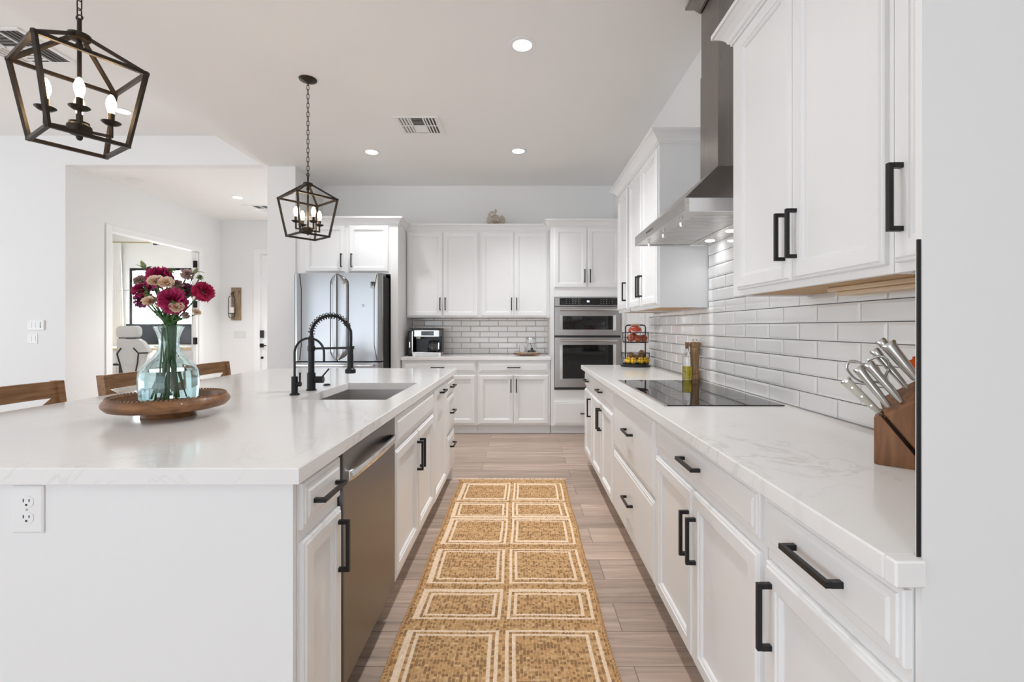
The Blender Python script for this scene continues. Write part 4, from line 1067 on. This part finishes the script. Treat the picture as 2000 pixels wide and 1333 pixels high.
cxu = sum(p[0] for p in pol) / 4; cz_ = sum(p[1] for p in pol) / 4
def shr(p, k): return (p[0] + (cxu - p[0]) * k, max(p[1] + (cz_ - p[1]) * k, 0))
def slant(p, v, i):      # the slot face steps up towards the back row
    t = .030 * v / .13 if i < 2 else 0
    return kp(p[0] - aw[0] * t, v, p[1] - aw[1] * t)
m.loft([[slant(shr(p, k), v, i) for i, p in enumerate(pol)] for v, k in ((.0, .05), (.004, 0), (.126, 0), (.13, .05))], True, True, True)
mesh_obj('block', m, M['walnut'], r, world=True)
def kray(px, py, v):
    d = Vector(((px - 1018) / F, 1, -(py - 640) / F)); o = Vector((0, 0, CZ)); n = kv
    t = (KB + kv * v - o).dot(n) / d.dot(n); return o + d * t
def knife(label, b, t, v, w_, m_, rivets=False, name='kitchen_knife', bulge=0.0):
    p, q = kray(*b, v), kray(*t, v); d = (q - p).normalized(); L = (q - p).length
    r_ = thing(name, label, 'knife', tuple(p), group='knives in the block')
    sx = kv; sy = d.cross(sx).normalized()
    def sec(s, a, c_): return [tuple(p + d * s + sx * (a * cos(x)) + sy * (c_ * sin(x))) for x in [2 * pi * k / 14 for k in range(14)]]
    hw = w_ / 2; th = .0075
    m = MB().loft([sec(.001, th * .8, hw * .55), sec(.01, th, hw * .62), sec(L * .4, th, hw * .82), sec(L * .75, th, hw * .9), sec(L * .9, th * 1.05, hw * 1.05), sec(L * .965, th, hw * (1.1 + bulge)), sec(L, th * .7, hw * (.95 + bulge))], True, True, True)
    mesh_obj('grip', m, m_, r_, True, world=True, angle=50)
    if rivets:
        m = MB()
        for s in (.22, .5, .78):
            c_ = p + d * L * s - sx * th * 1.02; m.tube([c_ + sx * .003, c_ - sx * .0004], .0023, 10)
        mesh_obj('rivet', m, M['chrome'], r_, True, world=True)
        m = MB().loft([sec(L * .95, th * 1.1, hw * 1.16), sec(L * 1.0, th * 1.1, hw * 1.2), sec(L * 1.03, th, hw * 1.05)], True, True, True)
        mesh_obj('butt_cap', m, M['chrome'], r_, True, world=True)
        m = MB().loft([sec(-.016, th * .7, hw * .7), sec(.0005, th * .85, hw * .72)], True, True, True)
        mesh_obj('bolster', m, M['chrome'], r_, True, world=True)
    return r_
knife('pale riveted steak knife handle lowest in the knife block', (1717, 806), (1651, 744), .05, .025, M['ivory'], True, 'steak_knife')
knife('steel knife handle at the left end of the front row, before the scissors', (1737, 796), (1674, 718), .018, .024, M['kst'])
knife('steel knife handle second from the left in the block front row', (1761, 786), (1694, 709), .018, .024, M['kst'])
knife('steel knife handle right of the scissors, in the back row of the block', (1772, 759), (1706, 683), .070, .022, M['kst'])
knife('steel knife handle highest in the back of the block', (1787, 742), (1718, 664), .078, .023, M['kst'])
knife('wide steel knife handle at the upper right of the block beside the wall edge', (1792, 742), (1733, 670), .050, .030, M['kst'], bulge=.12)
r = thing('kitchen_scissors', 'steel kitchen scissors with loop handles in the knife block', 'scissors', tuple(kray(1755, 775, .045)))
def loop(pts): return MB().tube(curve([kray(a, b, .045) for a, b in pts], 6), .0032, 8)
mesh_obj('handle', loop([(1752, 778), (1716, 748), (1692, 750), (1670, 740), (1655, 722), (1657, 709), (1668, 706), (1684, 712), (1706, 730), (1728, 752), (1746, 772)]), M['kst'], r, True, world=True)
mesh_obj('handle', loop([(1754, 776), (1748, 762), (1735, 747), (1729, 736), (1736, 720), (1733, 704), (1722, 697), (1708, 699), (1693, 708), (1712, 716), (1722, 735), (1740, 756)]), M['kst'], r, True, world=True)
# orange bloom in a bud vase hidden behind the wall end
r = thing('bud_vase', 'orange flower at the right end of the backsplash, mostly hidden by the near wall', 'flower', (1.135, 1.285, .9155))
mesh_obj('vase', MB().lathe([(0, 0), (.03, 0), (.036, .05), (.02, .11), (.014, .15), (.016, .16), (.011, .16), (.011, .02), (0, .015)], n=24), M['clear'], r, True)
mesh_obj('stem', MB().tube(curve([(0, 0, .05), (0, 0, .16), (-.012, 0, .21), (-.022, 0, .243)], 6), .0025, 6), M['stem'], r, True)
mesh_obj('bloom', petals(Vector((-.022, 0, .243)), Vector((-.45, -.2, .9)), .045, 4, 6, .04, 3), M['orange'], r, True, angle=70)

# ------------------------------------------------------------------ oil bottle, pepper mill
r = thing('oil_bottle', 'clear glass bottle of olive oil with cork behind the cooktop', 'bottle', (1.094, 3.092, .9155))
mesh_obj('glass_body', MB().lathe([(0, 0), (.029, 0), (.031, .003), (.031, .145), (.029, .16), (.021, .175), (.0125, .187), (.0115, .215), (.013, .217), (.013, .222), (.009, .222), (.009, .19), (.018, .174), (.0265, .158), (.0285, .143), (.0285, .005), (0, .005)], n=32), M['clear'], r, True, angle=60)
mesh_obj('oil', MB().lathe([(0, .0045), (.0288, .0045), (.0288, .0905), (0, .0905)], n=32), M['oil'], r, True)
mesh_obj('cork', MB().lathe([(0, .205), (.0088, .205), (.0088, .223), (.0125, .2235), (.0135, .247), (0, .247)], n=18), M['cork'], r, True)
r = thing('pepper_mill', 'turned wooden pepper mill standing right of the oil bottle', 'pepper mill', (1.148, 3.098, .9155))
mesh_obj('body', MB().lathe([(0, 0), (.033, 0), (.034, .004), (.034, .034), (.031, .038), (.034, .042), (.034, .052), (.030, .058), (.027, .075), (.026, .11), (.028, .15), (.031, .185), (.032, .205), (.0315, .212), (0, .212)], n=32), M['oak'], r, True, angle=50)
mesh_obj('cap', MB().lathe([(0, .2125), (.032, .2125), (.035, .218), (.035, .238), (.031, .246), (.014, .250), (0, .250)], n=32), M['oak'], r, True)
mesh_obj('knob', MB().lathe([(0, .2502), (.005, .2502), (.004, .258), (.006, .262), (.003, .266), (0, .266)], (-.012, 0, 0), 10).lathe([(0, .2502), (.004, .2502), (.003, .258), (.005, .262), (.003, .265), (0, .265)], (.012, 0, 0), 10), M['chrome'], r, True)

# ------------------------------------------------------------------ two-tier fruit basket and what lies in it
BXx, BYy, BZ = 1.012, 4.15, .9155
r = thing('fruit_basket', 'black two tier wire fruit basket at the far end of the right counter', 'basket', (BXx, BYy, BZ))
mesh_obj('base', MB().lathe([(0, 0), (.128, 0), (.131, .004), (.129, .014), (0, .014)], n=40), M['black'], r, True)
pole = MB()
pole.tube([(-.088, 0, .014), (-.088, 0, .33)] + [(-.068 + .02 * cos(a), 0, .345 + .02 * sin(a)) for a in (pi * .95, pi * .75, pi * .5)] + [(.068 + .02 * cos(a), 0, .345 + .02 * sin(a)) for a in (pi * .5, pi * .25, .05 * pi)] + [(.088, 0, .33), (.088, 0, .014)], .0055, 8)
mesh_obj('handle_frame', pole, M['black'], r, True)
def tier(z0, z1, R0, R1):
    m = MB()
    for z, R_, th in ((z1, R1, .0028), (z0 + (z1 - z0) * .5, (R0 + R1) / 2, .0017), (z0, R0, .0032)):
        m.tube([(R_ * cos(2 * pi * k / 40), R_ * sin(2 * pi * k / 40), z) for k in range(40)], th, 6, closed=True)
    for k in range(26):
        a = 2 * pi * k / 26; m.tube([(R0 * cos(a), R0 * sin(a), z0), (R1 * cos(a), R1 * sin(a), z1)], .0015, 5)
    for k in range(-5, 6):
        y = k * R0 / 5.5; h = sqrt(R0 * R0 - y * y); m.tube([(-h, y, z0), (h, y, z0)], .0015, 5)
    mesh_obj('wire_tier', m, M['black'], r, True)
tier(.024, .118, .115, .122); tier(.213, .300, .108, .115)
def fruit(name, label, cat, off, R_, sc, m_, grp, tip=False):
    o = thing(name, label, cat, (BXx + off[0], BYy + off[1], BZ + off[2]), random.uniform(-.6, .6), grp)
    mb = MB()
    if tip: mb.lathe([(0, -1.22), (.1, -1.18), (.25, -1.0), (.62, -.75), (.9, -.35), (.98, 0), (.9, .35), (.62, .75), (.3, .98), (.12, 1.15), (0, 1.18)], n=20, T=Matrix.Scale(R_, 4) @ Matrix.Rotation(pi / 2, 4, 'Y'))
    else: mb.ball((0, 0, 0), R_, 18, sc)
    mesh_obj('flesh' if not tip else 'rind', mb, m_, o, True)
    return o
for off, lab in (((-.075, -.055, .058), 'yellow lemon at the left front of the lower basket tier'), ((-.038, -.077, .056), 'yellow lemon second from the left in the lower basket tier'), ((.028, -.078, .057), 'yellow lemon right of centre in the lower basket tier'), ((.085, -.040, .057), 'yellow lemon at the right end of the lower basket tier')):
    fruit('lemon', lab, 'lemon', off, .030, (1, 1, 1), M['lemon'], 'lemons in the basket', True)
for off, R_, sc, lab in (((-.038, .02, .092), .036, (1, .9, .85), 'brown potato behind the left lemons in the lower tier'), ((.012, .035, .075), .033, (1, .9, .9), 'brown potato in the middle of the lower tier'), ((.062, .028, .100), .036, (.85, .9, 1.25), 'tall brown potato standing at the right of the lower tier')):
    fruit('potato', lab, 'potato', off, R_, sc, M['potato'], 'potatoes in the basket')
for off, lab in (((-.052, -.045, .253), 'red onion at the left front of the upper basket tier'), ((.008, -.062, .248), 'red onion at the front centre of the upper basket tier'), ((.062, -.030, .250), 'red onion at the right of the upper basket tier'), ((-.01, .03, .262), 'red onion at the back of the upper basket tier')):
    fruit('onion', lab, 'onion', off, .034, (1.05, 1.05, .92), M['onion'], 'onions in the basket')
r = thing('mesh_bag', 'red mesh bag with a pale label lying in the upper basket tier', 'bag', (BXx - .005, BYy - .01, BZ + .285))
m = MB().lathe([(0, .006), (.045, .012), (.060, .028), (.052, .052), (.036, .068), (.020, .075), (0, .076)], n=20)
m.v = [(x * (1 + .08 * sin(9 * math.atan2(y, x))), y * (1 + .08 * sin(7 * math.atan2(y, x))), z) for x, y, z in m.v]
mesh_obj('net', m, M['net'], r, True)
mesh_obj('label', MB().loft([[(x, -.058 + 6 * x * x, .018), (x, -.040 + 6 * x * x, .062)] for x in (-.045, -.03, -.015, 0, .015, .03, .045)], False), M['label'], r, True)
mesh_obj('band', MB().box(-.038, .038, -.012, .012, .076, .090, .004), M['pale'], r)

# ------------------------------------------------------------------ back counter: coffee maker, board, jar, mug
r = thing('coffee_maker', 'black and stainless coffee maker on the back counter', 'coffee maker', (-1.165, 5.78, .9155))
mesh_obj('body', MB().box(-.145, .185, .02, .16, .0, .322, .01).box(-.145, .185, -.155, .02, .235, .322, .008), M['blackp'], r)
mesh_obj('water_tank', MB().box(-.213, -.150, -.11, .15, .0, .305, .015), M['blackp'], r)
mesh_obj('tank_clip', MB().box(-.19, -.178, -.116, -.1105, .10, .17, .002), M['chrome'], r)
mesh_obj('frame_strip', MB().box(-.147, -.139, -.157, -.150, .03, .30, .001), M['chrome'], r)
mesh_obj('lid', MB().box(-.185, .19, -.14, .16, .3225, .337, .006), M['blackp'], r)
hd = mesh_obj('control_head', MB().box(-.118, .185, -.178, -.1555, .232, .312, .005), M['steel'], r)
mesh_obj('display', MB().box(-.030, .118, -.1805, -.1782, .248, .300), M['bglass'], hd)
mesh_obj('display_digits', MB().box(.060, .108, -.1812, -.1807, .266, .280), mat('dim_display', (.25, .2, .2), .5), hd)
m = MB()
for k in range(4): m.tube([(-.05, -.1782, .25 + .016 * k), (-.05, -.182, .25 + .016 * k)], .0055, 10)
mesh_obj('button', m, M['chrome'], hd)
mesh_obj('brew_spout', MB().lathe([(0, .205), (.030, .208), (.036, .231), (0, .231)], (-.08, -.10, 0), 20), M['chrome'], r, True)
bs = mesh_obj('drip_base', MB().box(-.14, .205, -.175, .018, .0, .045, .005), M['steel'], r)
mesh_obj('cup_plate', MB().box(-.125, .01, -.16, .0, .0452, .050, .001), M['chrome'], bs)
for x in (-.11, .19): mesh_obj('foot_clip', MB().box(x - .012, x + .012, -.181, -.1752, .0, .04, .001), M['plastic'], bs)
cf = mesh_obj('carafe', MB().lathe([(0, .0505), (.050, .0505), (.060, .06), (.063, .10), (.056, .135), (.045, .150), (.0445, .150), (.055, .134), (.0615, .10), (.058, .062), (0, .054)], (.09, -.085, 0), 28), M['clear'], r, True)
mesh_obj('coffee', MB().lathe([(0, .055), (.057, .062), (.0605, .09), (0, .09)], (.09, -.085, 0), 28), M['coffee'], cf, True)
mesh_obj('carafe_lid', MB().lathe([(0, .1505), (.047, .1505), (.047, .172), (.03, .185), (0, .185)], (.09, -.085, 0), 24), M['blackp'], cf, True)
mesh_obj('carafe_handle', MB().box(.154, .172, -.105, -.088, .075, .165, .004), M['chrome'], cf)

r = thing('serving_board', 'round wooden board with dark edge on the back counter', 'board', (.073, 5.84, .9155))
mesh_obj('foot', MB().lathe([(0, 0), (.10, 0), (.10, .012), (0, .012)], n=32), M['oak'], r, True)
mesh_obj('top', MB().lathe([(0, .0122), (.16, .0122), (.164, .018), (.162, .030), (0, .030)], n=48), M['pale'], r, True)
m = MB().lathe([(.1625, .014), (.1665, .017), (.166, .028), (.1625, .0295)], n=48, closed=True)
mesh_obj('bark_rim', m, M['walnut'], r, True)
r = thing('glass_jar', 'glass canister of coffee with a scoop and steel lid on the wooden board', 'jar', (.128, 5.84, .9458))
mesh_obj('glass_body', MB().lathe([(0, 0), (.055, 0), (.056, .004), (.056, .172), (.053, .172), (.053, .006), (0, .005)], n=32), M['clear'], r, True)
mesh_obj('lid', MB().lathe([(0, .1723), (.060, .1723), (.060, .186), (0, .186)], n=32), M['steel'], r, True)
mesh_obj('coffee_grounds', MB().lathe([(0, .0058), (.0525, .0062), (.0525, .022), (.02, .034), (0, .036)], n=32), M['coffee'], r, True)
mesh_obj('scoop', MB().ball((.005, 0, .05), .02, 12, (1, 1, .8)).tube([(.005, 0, .055), (-.012, 0, .12)], .004, 8), M['blackp'], r, True)
r = thing('glass_mug', 'small clear glass mug left of the coffee canister on the board', 'mug', (.013, 5.80, .9458))
mesh_obj('cup', MB().lathe([(0, 0), (.032, 0), (.038, .01), (.040, .09), (.0375, .09), (.0355, .012), (0, .006)], n=28), M['clear'], r, True)
mesh_obj('handle', MB().tube([(.038, 0, .07), (.06, 0, .068), (.066, 0, .045), (.055, 0, .025), (.036, 0, .022)], .004, 8), M['clear'], r, True)

# ------------------------------------------------------------------ elephant figurine on the cabinets
EL = thing('elephant_figurine', 'pale stone elephant figurine with raised trunk on top of the cabinets', 'figurine', (-.322, 5.93, 2.4505))
m = MB().ball((.015, .02, .085), .075, 18, (1, .9, 1.05)).ball((-.005, -.035, .175), .058, 18, (1, .95, 1))
for s in (-1, 1):
    m.tube([(s * .05 + .01, -.04, .085), (s * .055 + .008, -.06, .04), (s * .055 + .008, -.065, .0)], [.026, .024, .027], 10)
    m.tube([(s * .06 + .02, .05, .07), (s * .065 + .02, .05, .0)], [.03, .028], 10)
mesh_obj('body', m, M['stone'], EL, True, angle=70)
m = MB().tube(curve([(-.015, -.085, .165), (-.045, -.115, .150), (-.072, -.12, .175), (-.07, -.11, .225), (-.035, -.10, .243), (-.005, -.098, .238), (.008, -.098, .262), (-.002, -.098, .28)], 6), [.024 - .014 * k / 42 for k in range(43)], 10)
mesh_obj('trunk', m, M['stone'], EL, True, angle=70)
for s in (-1, 1):
    rows = []
    for k in range(9):
        t = k / 8; a = -1.3 + 2.6 * t; rows.append([(s * (.045 + q * .075 * cos(a)) + .0, -.03 + .03 * q, .175 + q * .07 * sin(a) - .01 * q) for q in (0, .5, 1)])
    mm = MB().loft(rows, False)
    back = [(x, y + .012, z) for x, y, z in mm.v]; n_ = len(mm.v); fs = list(mm.f)
    mm.add(back, fs)
    mesh_obj('ear', mm, M['stone'], EL, True, angle=60)
    mesh_obj('tusk', MB().tube(curve([(s * .03 - .005, -.08, .155), (s * .04 - .005, -.11, .135), (s * .038 - .005, -.13, .15)], 5), [.008 - .006 * k / 10 for k in range(11)], 8), M['wax'], EL, True)

# ------------------------------------------------------------------ jute runner
RXc, RW, RY0, RY1 = -.075, .84, 1.22, 3.86
blocks = [(3.44, 3.73), (3.14, 3.313), (2.757, 3.025), (2.343, 2.607), (2.057, 2.194), (1.60, 1.90), (1.33, 1.47)]
cols = [(.095, .428), (.572, .907)]
def is_cotton(x, y):
    for a, b_ in blocks:
        for c0_, c1_ in cols:
            X0, X1 = (c0_ - .5) * RW, (c1_ - .5) * RW
            d = max(X0 - x, x - X1, a - y, y - b_)
            if .001 < d <= .0165 or .0315 < d <= .047: return True
    return False
NX, NY = 62, 216
cw, chh = RW / NX, (RY1 - RY0) / NY
rg = random.Random(3)
rug = MB(); vs = []; fs = []; mi = []
XO = (0, .16, .58)
for j in range(2 * NY + 1):
    for i in range(3 * NX + 1):
        c3, r3 = i % 3, j % 2
        x = -RW / 2 + (i // 3 + XO[c3]) * cw; y = RY0 + j * chh / 2
        z = .0022 + ((.0062 if c3 == 2 else .0030) if r3 else (.0010 if c3 == 2 else .0014)) + rg.uniform(-.0009, .0009)
        vs.append((x + .003 * sin(y * 9) + rg.uniform(-.0008, .0008), y + .002 * sin(x * 14) + rg.uniform(-.0010, .0010), z))
w1 = 3 * NX + 1
for j in range(NY):
    rowt = rg.uniform(-.22, .22)
    for i in range(NX):
        x = -RW / 2 + (i + .5) * cw; y = RY0 + (j + .5) * chh
        if 1 <= i < NX - 1 and is_cotton(x, y): k = kt = 3
        else:
            t = rg.random() + rowt; k = 1 if t < .38 else (2 if t > .97 else 0); kt = 2 if rg.random() < .75 else 0
        for a in (0, 1):
            for b_ in (0, 1, 2):
                q = (2 * j + a) * w1 + 3 * i + b_
                fs.append((q, q + 1, q + 1 + w1, q + w1)); mi.append(kt if b_ == 0 else k)
rug.v = vs; rug.f = fs; rug.m = mi
ro = tag(mesh_obj('jute_runner', rug, [M['jute1'], M['jute2'], M['jute3'], M['cotton']], smooth=True, angle=80), 'woven jute runner with cream square outlines in the aisle', 'rug')
ro.location = (RXc, 0, .0005)
m = MB()
x = -RW / 2 - .02
while x < RW / 2 + .02:
    a = rg.uniform(-.02, .02); m.tube([(x, RY1 - .006, .006), (x + a * .4, RY1 + .012, .008), (x + a, RY1 + rg.uniform(.02, .035), .004)], [.0042, .0038, .002], 5); x += .009
o = mesh_obj('fringe', m, M['cotton'], ro, True)
m = MB()
for s in (-1, 1): 
    for ph in (0, pi):
        m.tube([(s * (RW / 2 + .001) + .003 * sin(y * 9) + .0045 * sin(y * 190 + ph), y, .0065 + .0035 * cos(y * 190 + ph)) for y in [RY0 + k * .008 for k in range(int((RY1 - RY0) / .008) + 1)]], .0042, 5)
mesh_obj('braided_edge', m, M['jute1'], ro, True)

# ------------------------------------------------------------------ home office seen through the doorway
r = thing('office_desk', 'white desk with wooden top in the home office', 'desk', (-7.0, 8.7, 0))
mesh_obj('desktop', MB().box(-1.6, 1.5, -.35, .40, .855, .892, .004), M['pale'], r)
mesh_obj('pedestal', MB().box(.6, 1.48, -.33, .39, .0005, .854), M['plastic'], r)
mesh_obj('pedestal', MB().box(-1.58, -.2, -.33, .39, .0005, .854), M['plastic'], r)
for x0, x1 in ((-1.56, -.9), (-.88, -.22), (.62, 1.46)):
    for z0, z1 in ((.60, .84), (.34, .58), (.08, .32)):
        mesh_obj('drawer', MB().panel(x0, x1, z0, z1, [(0, 0), (0, .012), (.004, .016)], -.331), M['plastic'], r)
r = thing('computer_monitor', 'wide dark computer monitor on the office desk', 'monitor', (-6.72, 8.82, .8925))
m = MB(); rows = []
for k in range(13):
    t = k / 12 - .5; x = 1.24 * t; y = -.12 * (t * 2) ** 2
    rows.append([(x, y, .075), (x, y, .43), (x, y + .03, .43), (x, y + .03, .075)])
mesh_obj('screen', m.loft(rows, True, True, True), M['screen'], r, True)
mesh_obj('stand', MB().box(-.03, .03, .032, .06, .012, .25).box(-.16, .16, -.06, .12, .0005, .0115, .003), M['blackp'], r)
tag(mesh_obj('keyboard', MB().box(-6.45, -6.02, 8.42, 8.55, .8925, .912, .003), M['plastic']), 'pale keyboard on the office desk in front of the monitor', 'keyboard')
tag(mesh_obj('desk_lamp', MB().lathe([(0, 0), (.03, 0), (.03, .012), (.012, .016), (.012, .12), (.028, .13), (.028, .16), (0, .165)], (-5.93, 8.5, .8925), 16), M['blackp'], smooth=True), 'small dark object at the right end of the office desk', 'desk lamp')

r = thing('office_chair', 'grey office chair with headrest in the home office', 'chair', (-6.06, 7.3, 0), radians(6))
def slab(m, pol, y0, y1, ins=.012):
    cx_ = sum(p[0] for p in pol) / len(pol); cz2 = sum(p[1] for p in pol) / len(pol)
    def sh(p, d): 
        v = Vector((p[0] - cx_, p[1] - cz2)); return (cx_ + v.x * (1 - d / max(.05, v.length)), cz2 + v.y * (1 - d / max(.05, v.length)))
    m.loft([[(q[0], y, q[1]) for q in [sh(p, d) for p in pol]] for y, d in ((y0, ins), (y0 + .012, 0), (y1 - .012, 0), (y1, ins))], True, True, True); return m
def rrect(x0, x1, z0, z1, rr, n=5):
    out = []
    for cx_, cz2, a0 in ((x1 - rr, z1 - rr, 0), (x0 + rr, z1 - rr, pi / 2), (x0 + rr, z0 + rr, pi), (x1 - rr, z0 + rr, 1.5 * pi)):
        out += [(cx_ + rr * cos(a0 + k / n * pi / 2), cz2 + rr * sin(a0 + k / n * pi / 2)) for k in range(n + 1)]
    return out
mesh_obj('headrest', slab(MB(), rrect(-.21, .12, 1.10, 1.285, .07), -.05, .05), M['chairf'], r, True)
mesh_obj('headrest_trim', slab(MB(), rrect(-.17, .09, 1.088, 1.105, .006), -.045, .03, .003), M['blackp'], r)
bk = [(-.205, 1.08), (.10, 1.085), (.17, 1.04), (.25, .93), (.265, .88), (.20, .835), (.13, .60), (.09, .54), (-.10, .54), (-.15, .62), (-.185, .83), (-.205, .95)]
mesh_obj('backrest', slab(MB(), bk, -.04, .05), M['chairf'], r, True)
m = MB()
for pts in ([(-.19, .85), (-.14, .93), (-.13, .94)], [(-.19, .85), (-.155, .72), (-.12, .56)], [(.045, .94), (.115, .86), (.105, .72), (.075, .56)], [(.115, .86), (.25, .865)]):
    m.tube([(a, -.043, b_) for a, b_ in pts], .011, 6)
mesh_obj('back_trim', m, M['blackp'], r, True)
mesh_obj('seat', MB().box(-.25, .23, .05, .52, .44, .53, .03, seg=3), M['blackp'], r, True)
for s in (-1, 1):
    mesh_obj('armrest', MB().box(s * .29 - .04, s * .29 + .04, .06, .32, .66, .70, .012).box(s * .29 - .015, s * .29 + .015, .16, .20, .46, .66), M['blackp'], r)
m = MB().tube([(0, .25, .10), (0, .25, .44)], .03, 12)
for k in range(5): m.tube([(0, .25, .11), (.30 * cos(k * 2 * pi / 5), .25 + .30 * sin(k * 2 * pi / 5), .075)], [.03, .018], 8)
for k in range(5): m.ball((.30 * cos(k * 2 * pi / 5), .25 + .30 * sin(k * 2 * pi / 5), .0305), .03, 10)
mesh_obj('base', m, M['blackp'], r, True)

r = thing('curtain', 'white sheer curtain left of the office window', 'curtain', (-8.02, 9.22, 0))
rows = []
for z, sp in ((.02, 1.0), (1.0, 1.0), (2.0, .92), (2.80, .85), (2.93, .85)):
    rows.append([(-.20 + .40 * k / 60 * sp, .022 * sin(k * .9) * (1 if z < 2.85 else .7), z) for k in range(61)])
mesh_obj('fabric', MB().loft(rows, False), M['curtain'], r, True, angle=80)
r = thing('curtain_rod', 'thin brass curtain rod above the office window', 'curtain rod', (-7.65, 9.20, 2.945))
mesh_obj('rod', MB().tube([(-.85, 0, 0), (.49, 0, -.02)], .012, 10), M['brass'], r, True)
mesh_obj('bracket', MB().box(.44, .47, .0, .098, -.045, -.015).box(.435, .475, -.02, .02, -.065, -.012), M['blackp'], r)
